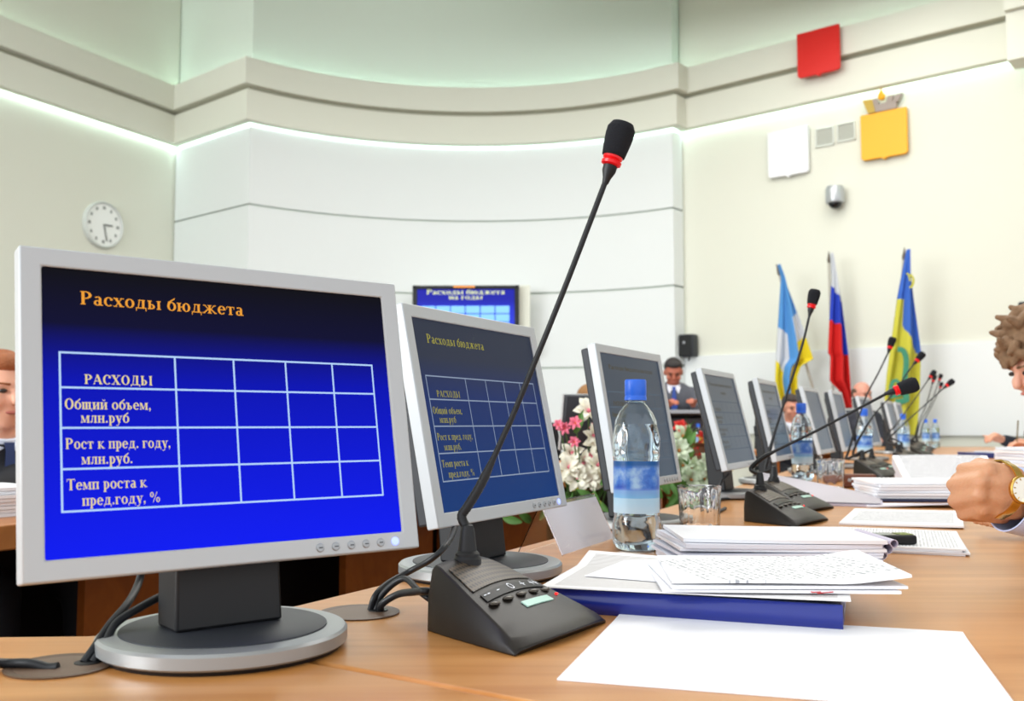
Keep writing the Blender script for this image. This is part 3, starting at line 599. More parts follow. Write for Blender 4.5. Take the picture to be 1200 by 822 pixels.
def bottle(loc, label, sc=1.0, hi=False):
    root = empty('water_bottle', loc, random.random()*3); tag(root, label, 'bottle', 'water bottles along the table'); root.scale = (sc, sc, sc)
    out = [(.012, .006), (.024, .002), (.031, .0), (.0365, .004), (.0392, .012), (.0396, .03), (.0388, .05), (.0372, .056), (.0372, .060), (.0378, .062), (.0378, .148), (.0386, .152), (.0396, .157), (.0386, .161), (.0392, .168), (.0390, .18), (.0370, .197), (.0330, .214), (.0270, .228), (.0190, .239), (.0142, .244), (.0132, .247), (.0132, .252)]
    seg = 64 if hi else 28
    def fn(a, z):
        if .163 < z < .236: return 1+.034*math.sin(8*a+70*z)*math.sin((z-.163)/.073*PI)+.034*math.sin(8*a-70*z)*math.sin((z-.163)/.073*PI)
        if z < .056: return 1+.035*math.sin(6*a+30*z)*min(1, z/.02)*(1 if z < .04 else (.056-z)/.016)
        return 1
    # denser profile so that the flutes read
    prof = []
    for (r0, z0), (r1, z1) in zip(out, out[1:]):
        k = max(1, int(abs(z1-z0)/.005)) if hi else 1
        for q in range(k): prof.append((r0+(r1-r0)*q/k, z0+(z1-z0)*q/k))
    prof.append(out[-1]); inner = [(max(r-.0007, .001), z+(.0007 if z < .01 else 0)) for r, z in reversed(prof)]
    mb = MB(); mb.lathe(prof+inner, (0, 0, 0), seg, fn=fn, closed=True); mb.build('body', M_pet, root, 60)
    zw = .212
    wp = [(r-.0011, z+(.0012 if z < .01 else 0)) for r, z in prof if z <= zw]
    mb = MB(); mb.lathe([(.0005, wp[0][1])]+wp+[(.0005, wp[-1][1]+.0001)], (0, 0, 0), seg, fn=fn); mb.build('water', M_water, root, 60)
    mb = MB(); mb.lathe([(.03795, .0625), (.0382, .0625), (.0382, .1475), (.03795, .1475)], (0, 0, 0), 48, closed=True); mb.build('label', M_lab, root, 40)
    mb = MB(); mb.lathe([(.0142, .2475), (.0185, .248), (.0185, .2535), (.0176, .2545), (.0176, .2565), (.0181, .258), (.0181, .2795), (.0168, .2825), (.002, .2832)], (0, 0, 0), 48, fn=lambda a, z: 1+(.012*math.sin(24*a) if .257 < z < .28 else 0)); mb.build('cap', M_cap, root, 50)
    mb = MB(); mb.lathe([(.0134, .2445), (.0172, .245), (.0172, .2465), (.0134, .247)], (0, 0, 0), 32, closed=True); mb.build('neck_ring', M_cap if not hi else M_pet, root, 50)
    return root
bottle((.207, 1.645, TZ), 'large water bottle with blue cap and label nearest the camera, before the third monitor', 1.0, True)
b = tab(942, 563); bottle((b.x-.01, 3.62, TZ), 'second water bottle, beside the faceted glass and the grey sheets')
for (px, y, lab, s) in ((1013, 4.95, 'water bottle between the seventh and eighth monitors', 1.0), (1058.5, 6.3, 'water bottle at the foot of the yellow flag', .95), (1085, 8.35, 'left one of the two farthest water bottles', .86), (1096, 8.4, 'right one of the two farthest water bottles', .86)):
    bottle((ony(px, 500, y).x, y, TZ), lab, s)
# ------------------------------------------------------------------ GLASSES
M_glass = mat('glass', 'ffffff', .0, trans=1, ior=1.45)
def tumbler(loc, label, h=.092, r=.041, n=10):
    def fn(a, z): 
        k = (a % (2*PI/n))-PI/n; return math.cos(PI/n)/math.cos(k) if .008 < z < h-.012 else 1
    mb = MB(); mb.lathe([(.001, .002), (r*.8, .0), (r*.9, .004), (r*.9, .010), (r*.98, h-.013), (r, h-.008), (r, h), (r-.0022, h), (r-.003, h-.01), (r*.88-.002, .016), (r*.7, .0125), (.001, .012)], (0, 0, 0), 60, fn=fn, closed=True)
    o = mb.build('drinking_glass', M_glass, None, 30); o.location = loc; o.rotation_euler.z = .3; tag(o, label, 'glass', 'faceted drinking glasses'); return o
tumbler((.352, 1.86, TZ), 'faceted glass tumbler between the large bottle and the second microphone')
tumbler((ony(973, 550, 3.0).x, 3.0, TZ), 'faceted glass tumbler right of the second water bottle', .1, .043)
tumbler((ony(940, 530, 4.3).x+.05, 4.3, TZ), 'small looking far glass by the sixth monitor base', .09, .038)

# ------------------------------------------------------------------ NAME CARD HOLDER
M_acr = mat('clear_acrylic', 'fbf7fb', .03, trans=1, ior=1.15, alpha=1); M_card = mat('blank_card', 'f4f4f8', .6)
nc = empty('name_card_holder', (.1, 1.69, TZ), math.atan2(.227, .103)); tag(nc, 'blank white name card in a clear tent holder beside the large bottle', 'name card')
def sheet3(name, a, b, c, d, t, m, par, mid=None):
    a, b, c, d = map(Vector, (a, b, c, d)); mb = MB(); mb.grid(lambda u, v: (a*(1-u)+b*u)*(1-v)+(d*(1-u)+c*u)*v, 6, 6, t); return mb.build(name, m, par, 30)
hw = .128
sheet3('front_panel', (-hw, -.036, .0018), (hw, -.036, .0018), (hw, .002, .082), (-hw, .002, .082), .0014, M_acr, nc)
sheet3('rear_panel', (hw, .042, .0018), (-hw, .042, .0018), (-hw, .003, .082), (hw, .003, .082), .0014, M_acr, nc)
sheet3('card', (-hw+.002, -.0345, .003), (hw-.002, -.0345, .003), (hw-.002, -.0005, .076), (-hw+.002, -.0005, .076), .0005, M_card, nc)

# ------------------------------------------------------------------ PAPERS
M_paper = mat('paper_white', 'f1f1f5', .75); M_paper2 = mat('paper_bluish', 'e6e8f3', .75); M_pgrey = mat('paper_grey', 'b9b3ba', .6)
P_fine = printed('paper_text', dens=.55); P_fine2 = printed('paper_text_turned', ink='c0c1c4', ang=R(90), sx=.13, sy=.09); P_tab = printed('paper_table', ink='a4a6ac', pitch=.009, ang=R(75), sx=.09, sy=.11, dens=.45)
P_para = printed('paper_paragraphs', paper='f3f1f1', ink='b4b0ad', pitch=.0048, ang=0, sx=.15, sy=.105, dens=.7)
def sheet(name, c, rz, sx, sy, m, par=None, t=.0006, curl=None, n=14):
    """a sheet (or thin wad) with its own curl; curl(u,v)->height"""
    f = curl or (lambda u, v: .0004*math.sin(5*u+3*v)+.0006)
    mb = MB(); mb.grid(lambda u, v: Vector(((u-.5)*sx, (v-.5)*sy, t+f(u, v))), n, n, t); o = mb.build(name, m, par, 60); o.location = c; o.rotation_euler.z = rz; return o
o = sheet('paper_sheet', (.2425, .9065, TZ), R(-16.7), .344, .285, M_paper, t=.0014, curl=lambda u, v: .0003+.0012*(v > .9)*(v-.9)*10); tag(o, 'large blank white sheet in the right foreground', 'paper')
# folder and what lies on it
M_blue = mat('folder_blue', '15267e', .28, coat=.4, noise=(30, .1)); M_navy = mat('folder_navy', '2b3350', .4)
FY = R(-19.7); fo = empty('ring_folder', (.233, 1.185, TZ), FY); tag(fo, 'thick blue plastic folder under papers beside the near microphone', 'folder')
mb = MB(); mb.box((0, 0, .0015), (.31, .262, .003)); mb.build('back_cover', M_blue, fo, bev=.001)
mb = MB(); mb.box((0, .004, .0245), (.306, .256, .003)); mb.build('front_cover', M_navy, fo, bev=.001)
mb = MB(); mb.grid(lambda u, v: Vector(((u-.5)*.31, -.131-.006*math.sin(v*PI)+.0, .0+.026*v)), 4, 8, .002); mb.build('spine', M_blue, fo, 50)
mb = MB(); mb.box((0, .002, .013), (.29, .24, .019)); mb.build('page_block', M_paper2, fo)
mb = MB(); mb.box((-.06, .128, .027), (.045, .03, .0008), .1); mb.build('index_tab', mat('tab_yellow', 'e6ef3a', .6), fo)
fz = TZ+.0275
o = sheet('printed_page', (.222, 1.165, fz), FY+R(2), .325, .235, P_para, t=.0014, curl=lambda u, v: .001+.012*max(0, v-.72)*max(0, .8-u)*4+.002*u*u); tag(o, 'wide printed page covering the blue folder', 'paper')
mb = MB(); pp = []
for k in range(40):
    t = k/39*2.4*PI
clip = [(0, 0, 0), (.022, 0, 0), (.026, .003, 0), (.022, .006, 0), (.003, .006, 0), (0, .0085, 0), (.003, .011, 0), (.018, .011, 0)]
mb.tube(smoothpath(clip, 5), .0006, 6); o = mb.build('paper_clip', mat('clip_red', 'c8323a', .35)); o.location = (.314, 1.024, fz+.0078); o.rotation_euler.z = R(25); tag(o, 'red paper clip on the front edge of the printed page', 'paper clip')
bk = empty('stapled_booklet', (.285, 1.135, fz+.004), R(-1)); tag(bk, 'stapled wad of white sheets with a curling printed top, on the blue folder', 'booklet')
for k in range(3):
    o = sheet('sheet', (0, 0, .0015+k*.0042), 0, .245, .2, M_paper if k < 2 else P_tab, bk, t=.003, curl=(lambda u, v, k=k: .0006+(.004*math.sin(u*PI)*(1-v)*.4 if k == 2 else 0)+(.009*max(0, u-.75)*4*(k == 2))))
    o.rotation_euler.z = R((-2, 1, -3)[k]); o.location.x = (.0, .004, .012)[k]
o = sheet('loose_sheet', (.20, 1.19, fz+.0035), R(-28), .18, .15, M_paper, t=.0008, curl=lambda u, v: .003*v); tag(o, 'small blank sheet tucked under the stapled wad', 'paper')
# tall stack behind the folder
sk = empty('paper_stack', (.378, 1.505, TZ), R(3)); tag(sk, 'tall stack of thick white reports between the bottle and the phone', 'paper stack')
z = 0
for k in range(8):
    t = (.006, .005, .0055, .004, .0045, .005, .007, .006)[k]; dx = (0, .004, -.003, .005, .0, .006, .003, .012)[k]
    o = sheet('report', (dx, (0, .003, -.004, .002, -.003, .004, .0, .004)[k], z), R((0, 1, -1, .5, 2, -1, 1, -3)[k]), .285+(k % 3)*.006, .19, M_paper2 if k % 2 == 0 else M_paper, sk, t=t*.86,
        curl=(lambda u, v, k=k: (.0003 if k < 5 else .0004+.0035*(1-u)*(1-u)))); z += t
mb = MB()
for k in range(3): mb.lathe([(.010-.002*k, 0), (.010-.002*k, .17-.01*k), (.009-.002*k, .17-.01*k), (.009-.002*k, 0)], (.150+.010*k, -.08, .022+.007*k), 16, axis=(.05, 1, 0), closed=True)
mb.build('rolled_edge', mat('paper_lilac', 'cdc6d8', .7), sk, 50)
o_ = empty('paper_stack', (.675, 1.735, TZ), R(-22)); tag(o_, 'low printed stack under the mobile phone', 'paper stack')
for k in range(4): sheet('report', ((.0, .004, -.002, 0)[k], (0, -.003, .002, 0)[k], .0028*k), R((0, 1.2, -1, .5)[k]), .2, .285, P_fine2 if k == 3 else M_paper, o_, t=.0024, curl=lambda u, v: .0003)
ph = empty('mobile_phone', (.622, 1.640, TZ+.0118), R(4)); tag(ph, 'black mobile phone lying on the low printed stack', 'phone')
mb = MB(); mb.box((0, 0, .0075), (.078, .044, .015)); mb.build('case', M_blacks, ph, bev=.004, bseg=3)
mb = MB(); mb.box((-.012, 0, .0154), (.04, .034, .0008)); mb.build('display', mat('phone_display', '6f7d72', .1), ph)
mb = MB()
for i in range(4):
    for j in range(3): mb.box((.016+i*.006, -.011+j*.011, .0156), (.0045, .009, .0008))
mb.build('keypad', mat('phone_keys', '8b9a4a', .4), ph)
# next papers along the table
o = sheet('printed_page', (.86, 2.175, TZ), R(-24), .235, .37, P_fine, t=.004, curl=lambda u, v: .0004+.003*u*u); tag(o, 'printed pages lying flat between the second microphone and the watch hand', 'paper')
# lilac grey wad with a raised back edge
gw = empty('curled_report', (.81, 2.62, TZ), R(-20)); tag(gw, 'grey lilac report with curled pages behind the second microphone pair', 'booklet')
mb = MB(); mb.grid(lambda u, v: Vector(((u-.5)*.31, (v-.5)*.2, .010+.05*v**2*(1-u)**.8+.012*v*(1-u))), 16, 12, .002); mb.build('cover', M_pgrey, gw, 60)
mb = MB(); mb.grid(lambda u, v: Vector(((u-.5)*.32, (v-.5)*.2-.006, .006+.03*v**2*(1-u)**.8)), 16, 12, .0055); mb.build('pages', mat('paper_lilac', 'cdc6d8', .7), gw, 60)
# brown leather case
bc = empty('leather_case', (1.10, 3.24, TZ), R(-12)); tag(bc, 'small brown leather case with a pale snap button by the second glass', 'case')
M_lea = mat('brown_leather', '6e3f2c', .5, noise=(60, .2), bump=(300, .2))
mb = MB(); mb.box((0, 0, .02), (.16, .1, .036)); mb.build('body', M_lea, bc, bev=.006, bseg=3)
mb = MB(); mb.box((0, -.026, .042), (.164, .052, .004)); mb.box((0, -.052, .028), (.164, .004, .028)); mb.build('flap', M_lea, bc, bev=.002)
mb = MB(); mb.lathe([(.006, 0), (.0055, .003), (.001, .004)], (.0, -.054, .026), 16, axis=(0, -1, 0)); mb.build('snap_button', M_btn, bc)
# thick document on a navy folder, with a propped booklet behind
def pile(loc, rz, sx, sy, n, t, m, topm, label, name='document_pile', cat='papers', jit=.006):
    r_ = empty(name, loc, rz); tag(r_, label, cat)
    for k in range(n): sheet('report', (random.uniform(-jit, jit), random.uniform(-jit, jit), k*t), R(random.uniform(-2, 2)), sx, sy, topm if k == n-1 else m[k % len(m)], r_, t=t*.86, curl=lambda u, v: .0002)
    return r_
nf = empty('flat_folder', (1.16, 2.74, TZ), R(-3)); tag(nf, 'thin navy folder under the thick document in mid table', 'folder')
mb = MB(); mb.box((0, 0, .004), (.36, .24, .008)); mb.build('cover', M_navy, nf, bev=.002)
pile((1.14, 2.735, TZ+.009), R(-2), .32, .21, 6, .0075, [M_paper], P_fine, 'thick white document on the navy folder, left of the watch hand')
pr = empty('propped_booklet', (1.34, 3.06, TZ), R(-4)); tag(pr, 'open printed booklet propped up towards the camera behind the thick document', 'booklet')
mb = MB(); mb.prism([(-.13, 0), (.13, 0), (.13, .095), (-.13, .095)], 0, .01)
for k in range(4):
    mb = MB(); mb.grid(lambda u, v: Vector(((u-.5)*.29, -.08+v*.12, .012+.008*k+v**1.1*.072+.003*math.sin(u*PI))), 12, 8, .008); mb.build('page_section' if k < 3 else 'open_page', M_paper2 if k < 3 else printed('paper_columns', ink='8c8c90', pitch=.007, sx=.125, sy=.2, dens=.62), pr, 60)
mb = MB(); mb.box((0, .045, .025), (.25, .08, .05)); mb.build('support_block', M_paper2, pr)
for k, (px, py, rz, sx, sy, lab) in enumerate(((975, 581, -20, .2, .1, 'loose pale sheets between the brown case and the grey report'), (1032, 548, 10, .3, .2, 'white pages lying by the third microphone base'), (1070, 594, -8, .24, .1, 'small folded notes in front of the navy folder'),
        (1000, 600, 0, .2, .1, 'thin pages peeking from under the grey report'))):
    if k == 3: continue
    p = tab(px, py); o = sheet('loose_pages', (p.x, p.y, TZ), R(rz), sx, sy, M_paper2, t=.004, curl=lambda u, v: .0005+.012*u*(1-v)); tag(o, lab, 'paper')
# far folder, papers and pile
ff = empty('flat_folder', (2.98, 6.0, TZ), R(-6)); tag(ff, 'far navy folder with papers, below the last bottles', 'folder')
mb = MB(); mb.box((0, 0, .015), (.42, .3, .03)); mb.build('cover', mat('folder_blue_far', '1c2a6c', .4), ff, bev=.003)
o = sheet('loose_pages', (3.02, 6.02, TZ+.031), R(8), .3, .2, M_paper, t=.006); tag(o, 'white pages on the far navy folder', 'paper')
o = sheet('curled_paper', (3.06, 5.45, TZ), R(20), .26, .2, M_paper, t=.002, curl=lambda u, v: .002+.075*u*u*(1-.4*v)); tag(o, 'curled white page standing up near the distant writing hands', 'paper')
pile((2.16, 4.0, TZ), R(8), .3, .22, 9, .0125, [M_paper2, M_paper], mat('paper_pale_blue', 'dfe8f2', .7), 'high pile of pale papers beyond the watch hand at the right edge', jit=.012)
pile((1.95, 3.75, TZ), R(-10), .22, .2, 4, .006, [M_paper], M_paper, 'low pile of pages beside the pale paper pile', jit=.01)
tag(sheet('loose_pages', (2.35, 5.0, TZ), R(14), .3, .2, M_paper2, t=.008), 'far white pages in front of the distant microphones', 'paper')

# ------------------------------------------------------------------ CABLES
M_grom = mat('grommet_brown', '5c4636', .4); M_cable = mat('cable_black', '1c1e22', .45)
def grommet(p, label):
    r_ = empty('cable_grommet', (p[0], p[1], TZ), R(28)); tag(r_, label, 'grommet', 'brown cable grommets in the tabletop')
    mb = MB(); mb.lathe([(.044, 0), (.0445, .0016), (.042, .0022), (.036, .0012), (.0355, 0)], (0, 0, 0), 40, closed=True); mb.build('rim', M_grom, r_)
    mb = MB(); mb.lathe([(.036, 0), (.036, .0012), (.001, .0014)], (0, 0, 0), 40); mb.build('lid', mat('grommet_lid', '6a5342', .45), r_)
    mb = MB(); mb.lathe([(.011, .0012), (.011, .002), (.001, .0021)], (.022, 0, 0), 24); mb.build('cable_hole', M_blacks, r_); return r_
g1 = tab(70, 782); g2 = tab(421, 719)
grommet(g1, 'brown round cable grommet at the lower left corner'); grommet(g2, 'brown round cable grommet behind the near microphone base')
def cable(pts, r_, label, grp=None):
    mb = MB(); mb.tube(smoothpath(pts, 7), r_, 10); c = Vector(pts[0]); c.z = min(v[2] for v in mb.v); mb.v = [tuple(Vector(v)-c) for v in mb.v]
    o = mb.build('cable', M_cable, None, 60); o.location = c; tag(o, label, 'cable'); return o
h1 = tab(98, 778)
cable([h1+Vector((0, 0, .001)), ony(112, 757, h1.y+.01), ony(128, 733, h1.y+.03), ony(150, 707, h1.y+.06), ony(163, 682, h1.y+.10), ony(170, 650, h1.y+.11), ony(190, 620, h1.y+.12)], .0038, 'cable rising from the left grommet up behind the large monitor')
cable([h1+Vector((.008, 0, .001)), ony(122, 757, h1.y+.01), ony(136, 731, h1.y+.03), ony(163, 713, h1.y+.05), ony(190, 699, h1.y+.07), ony(222, 690, h1.y+.09)], .0038, 'cable arching from the left grommet to the large monitor neck')
a_ = tab(68, 785); cable([ony(-60, 770, .82), ony(-25, 776, .835), ony(8, 778, a_.y), ony(35, 778, a_.y), ony(56, 783, a_.y), a_+Vector((0, 0, .002))], .0042, 'thick cable entering the left grommet from the frame edge')
h2 = tab(440, 716)
cable([h2, ony(446, 700, h2.y), ony(462, 684, h2.y-.01), ony(476, 679, h2.y-.02), ony(490, 692, h2.y-.05), ony(506, 704, h2.y-.07), ony(520, 712, 1.09)], .0036, 'cable looping from the middle grommet to the near microphone base')
cable([h2+Vector((-.006, 0, 0)), ony(440, 698, h2.y), ony(455, 684, h2.y+.02), ony(480, 670, h2.y+.04), ony(505, 656, h2.y+.02), ony(522, 640, 1.15), ony(532, 622, 1.22), ony(536, 600, 1.30)], .0036, 'cable running from the middle grommet up behind the second monitor')
cable([h2+Vector((.006, -.004, 0)), ony(448, 708, h2.y-.02), ony(466, 697, h2.y-.03), ony(486, 694, h2.y-.06), ony(500, 693, h2.y-.08), ony(515, 694, 1.08)], .0040, 'cable with ribbed plug entering the back of the near microphone')
q = tab(845, 600); cable([tab(850, 598)+Vector((0, 0, .004)), tab(838, 603)+Vector((0, 0, .004)), tab(832, 596)+Vector((0, 0, .004)), tab(842, 588)+Vector((0, 0, .004)), tab(862, 586)+Vector((0, 0, .004))], .004, 'cable loop on the table by the second glass')
cable([ony(848, 597, 2.6), ony(842, 583, 2.65), ony(845, 566, 2.7), ony(854, 556, 2.74)], .0035, 'thin cable hanging behind the fourth monitor')

# ------------------------------------------------------------------ WALL THINGS
def wallframe(px, py, side):
    """point on a wall plane seen at a pixel, wall direction and inward normal"""
    if side == 'R': p0, d = offs(PLAN, WO)[iR0], rdir
    elif side == 'L': p0, d = offs(PLAN, WO)[1], (pts[1]-pts[0]).normalized()
    n = Vector((d.y, -d.x)); r = ray(px, py); t = (p0.dot(n))/(r.x*n.x+r.y*n.y); q = Vector((0, 0, CAMZ))+r*t
    return q, math.atan2(d.y, d.x), n
def on_wall(name, px, py, side, label, cat, off=0.0):
    q, a, n = wallframe(px, py, side); e = empty(name, (q.x+n.x*off, q.y+n.y*off, q.z), a); tag(e, label, cat); return e, q
def wsize(px0, py0, px1, py1, side):
    a, _, _ = wallframe(px0, py0, side); b, _, _ = wallframe(px1, py1, side); return (b-a).length
# clock
ck, q = on_wall('wall_clock', 119, 264, 'L', 'round white wall clock above the large monitor', 'clock')
rc = wsize(119, 237, 119, 291, 'L')/2
def facing(mb): mb.v = [(v[0], -v[2], v[1]) for v in mb.v]; return mb       # disc in XY -> disc in XZ facing -Y
mb = MB(); mb.lathe([(rc*.9, 0), (rc, .0), (rc*1.0, .05), (rc*.96, .06), (rc*.92, .05), (rc*.9, .03)], (0, 0, 0), 48, closed=True); facing(mb).build('rim', mat('clock_rim', 'c9cdc8', .4), ck)
mb = MB(); mb.lathe([(.01, .025), (rc*.92, .025), (rc*.92, .035), (.01, .035)], (0, 0, 0), 48, closed=True); facing(mb).build('dial', mat('clock_dial', 'eef0ec', .6), ck)
for k in range(12):
    a = k*PI/6; mb = MB(); mb.box((math.sin(a)*rc*.74, math.cos(a)*rc*.74, .037), (rc*(.09 if k % 3 else .13), rc*.13, .004)); facing(mb).build('hour_mark', mat('clock_mark', '8c908c', .6), ck)
for nm, a, l, w_ in (('hour_hand', R(88), .45, .035), ('minute_hand', R(166), .72, .025)):
    mb = MB(); mb.box((math.sin(a)*rc*l/2, math.cos(a)*rc*l/2, .043), (rc*w_*2, rc*l, .004), -a); facing(mb).build(nm, mat('clock_hand', '6a6e6c', .6), ck)
# shields
def shield(px, py, w_, h, col, label, name='wall_shield'):
    e, q = on_wall(name, px, py, 'R', label, 'emblem', .03 if h < 1 else 0); W, H = w_/2, h/2; P = []
    def ac(cx, cy, r, a0, a1):
        for k in range(6): a = R(a0+(a1-a0)*k/5); P.append((cx+r*math.cos(a), cy+r*math.sin(a)))
    c = W*.16; P.append((-W, H)); ac(-W+c, -H+c, c, 180, 270); P += [(-W*.14, -H), (0, -H-W*.1), (W*.14, -H)]; ac(W-c, -H+c, c, 270, 360); P.append((W, H))
    mb = MB(); mb.prism(P, 0, .04); facing(mb); mb.build('plate', mat('shield_'+col, col, .4), e, bev=.006); return e, W, H
s_, z_ = .0088, 0
def hpx(px, y0, y1): return wsize(px, y0, px, y1, 'R')
def wpx(x0, y0, x1, y1): return wsize(x0, y0, x1, y1, 'R')
e, W, H = shield(972, 70, wpx(947, 52, 997, 41), hpx(972, 45, 98), 'd21408', 'bright red shield mounted on the cornice'); n_ = wallframe(972, 70, 'R')[2]; e.location = Vector(e.location)+Vector((n_.x, n_.y, 0))*.24
k_ = (Vector(e.location).xy.length)/(wallframe(972, 70, 'R')[0].xy.length); e.scale = (k_,)*3
shield(926, 180, wpx(903, 159, 950, 149), hpx(926, 152, 206), 'e8eaec', 'white shield at the left of the wall vents')
e, W, H = shield(1038, 159, wpx(1011, 137, 1065, 128), hpx(1038, 132, 186), 'f0ac12', 'golden yellow shield topped by a mural crown')
M_crg = mat('crown_grey', '9c8f86', .5); M_crb = mat('crown_gold', 'b89a3a', .5)
mb = MB()
def crn(x, z0, w0, z1, lean): mb.prism([(x-w0/2, z0), (x+w0/2, z0), (x+w0/2+lean*1.1, z1), (x-w0/2+lean*.9, z1)], .0, .05)
crn(0, H+.0, W*1.2, H+W*.35, 0)
for k, x in enumerate((-.5, -.25, .25, .5)): crn(x*W*1.1, H+W*.3, W*.26, H+W*.62, x*W*.35)
facing(mb); mb.build('crown', [M_crg], e, bev=.004)
mb = MB(); mb.prism([(-W*.62, H), (-W*.3, H), (-W*.42, H+W*.6), (-W*.85, H+W*.62)], .05, .06); facing(mb).build('crown_side', M_crb, e)
mb = MB(); mb.ell((0, H+W*.62, .06), (W*.17, W*.17, .03)); mb.prism([(-W*.12, H+W*.7), (W*.12, H+W*.7), (0, H+W*.98)], .04, .08); facing(mb).build('crown_orb', mat('shield_f0ac12', 'f0ac12', .4), e)
# vents
for (x, y, lab) in ((967, 161, 'left square wall vent beside the white shield'), (992, 155, 'right square wall vent beside the yellow shield')):
    e, q = on_wall('wall_vent', x, y, 'R', lab, 'vent'); s = wpx(x-10, y+2, x+10, y-2)
    mb = MB()
    for dx, dz, a, b in ((-.5, 0, .08, 1.08), (.5, 0, .08, 1.08), (0, -.5, 1.08, .08), (0, .5, 1.08, .08)): mb.box((dx*s, -.012, dz*s), (a*s, .024, b*s))
    mb.build('frame', mat('vent_white', 'd6dad2', .6), e, bev=.003)
    for k in range(7): mb = MB(); mb.box((0, -.006, (-.43+k*.143)*s), (s, .016, .06*s), M=Matrix.Rotation(.5, 3, 'X')); mb.build('slat', mat('vent_slat', 'cdd0c6', .6), e)
    mb = MB(); mb.box((0, .0, 0), (s, .004, s)); mb.build('backing', mat('vent_back', 'b4b7ac', .8), e)
# dome camera
e, q = on_wall('security_camera', 983, 234, 'R', 'silver dome security camera on the right wall', 'camera'); r_ = wpx(973, 232, 994, 230)/2
mb = MB(); mb.lathe([(r_*.95, -r_*.6), (r_, -r_*.5), (r_, r_*.9), (r_*.85, r_*1.25), (.02, r_*1.35)], (0, -r_*1.1, 0), 32); mb.box((0, -r_*.45, r_*.3), (r_*.7, r_*.8, r_*.8)); mb.build('housing', mat('camera_silver', 'b4b8ba', .3, .5), e)
mb = MB(); mb.ell((0, -r_*1.1, -r_*.6), (r_*.7, r_*.7, r_*.62)); mb.build('dome', mat('camera_dome', '16181a', .08), e)
# wall loudspeakers
def wspk(px, py, w0, h0, side, label):
    e, q = on_wall('wall_speaker', px, py, side, label, 'speaker'); s = wsize(px-w0/2, py, px+w0/2, py, side); h = wsize(px, py-h0/2, px, py+h0/2, side)
    mb = MB(); mb.box((0, -s*.42, 0), (s, s*.6, h)); mb.build('cabinet', M_dkgrey, e, bev=.02)
    mb = MB(); mb.box((0, -s*.73, 0), (s*.86, .012, h*.88)); mb.build('grille', M_blacks, e, bev=.004)
    mb = MB(); mb.ell((0, -s*.75, h*.12), (s*.08, .01, s*.08)); mb.build('tweeter', M_btn, e)
    mb = MB(); mb.tube([(0, -s*.2, -h*.5), (-s*.1, -.02, -h*.7), (-s*.5, 0, -h*.68)], .012, 8); mb.box((0, -.03, 0), (s*.3, .1, h*.3)); mb.build('bracket', M_blacks, e)
wspk(810, 406, 20, 26, 'R', 'black wall loudspeaker right of the curved white wall'); wspk(1201, 376, 12, 44, 'R', 'dark wall loudspeaker at the right frame edge')
# TV on the curved wall
tvp = ony(546, 372, 11.45); tv = empty('wall_television', (tvp.x, tvp.y, tvp.z), math.atan2(-(.546-.6), 1)*.0-.02); tag(tv, 'wall television showing a blue slide, above the second monitor', 'television')
sW = 125/1150*11.45; sH = sW*.6
mb = MB(); mb.box((.07, .12, -sH*.02), (sW+.12, .1, sH+.06)); mb.build('mount_board', M_corn, tv, bev=.01)
mb = MB()
for dx, dz, a, b in ((-.5, 0, .045, 1), (.5, 0, .045, 1), (0, -.5, 1.0, .06), (0, .5, 1.0, .06)): mb.box((dx*(sW-.05), 0, dz*(sH-.05)), (a*sW, .09, b*sH))
mb.box((0, .03, 0), (sW*.96, .06, sH*.96)); mb.build('frame', mat('tv_black', '0d0e10', .2), tv, bev=.006)
mb = MB(); mb.box((0, -.012, 0), (sW*.92, .02, sH*.9)); scn = mb.build('screen', screenmat('tv_screen', '1b1f9a', '2a35c0', '2f48d8', .8), tv)
PT = lambda u, v: Vector((u, -.0235, v))
mb = MB(); text(mb, 'Расходы бюджета', -sW*.37, sW*.37, sH*.36, .085, PT); text(mb, 'на годы', -sW*.16, sW*.16, sH*.28, .08, PT); mb.build('slide_heading', mat('tv_text', 'c8d08a', .5, emit=.4), scn)
for r0 in range(4):
    for c0 in range(6):
        x = -sW*.42+c0*sW*.14; z = sH*.12-r0*sH*.13; mb = MB(); mb.add([PT(x, z-sH*.06), PT(x+sW*.13, z-sH*.06), PT(x+sW*.13, z+sH*.055), PT(x, z+sH*.055)], [(0, 1, 2, 3)]); mb.build('slide_cell', mat('tv_cell', '6fa6ee', .5, emit=.45), scn)
for c, o_n in (((0, sH*.475, 0), 0), ): mb = MB(); mb.box((-.02, -.047, sH*.475), (sW*.2, .004, .018)); mb.build('status_bar', mat('tv_bar', 'd8862e', .4, emit=.4), tv)

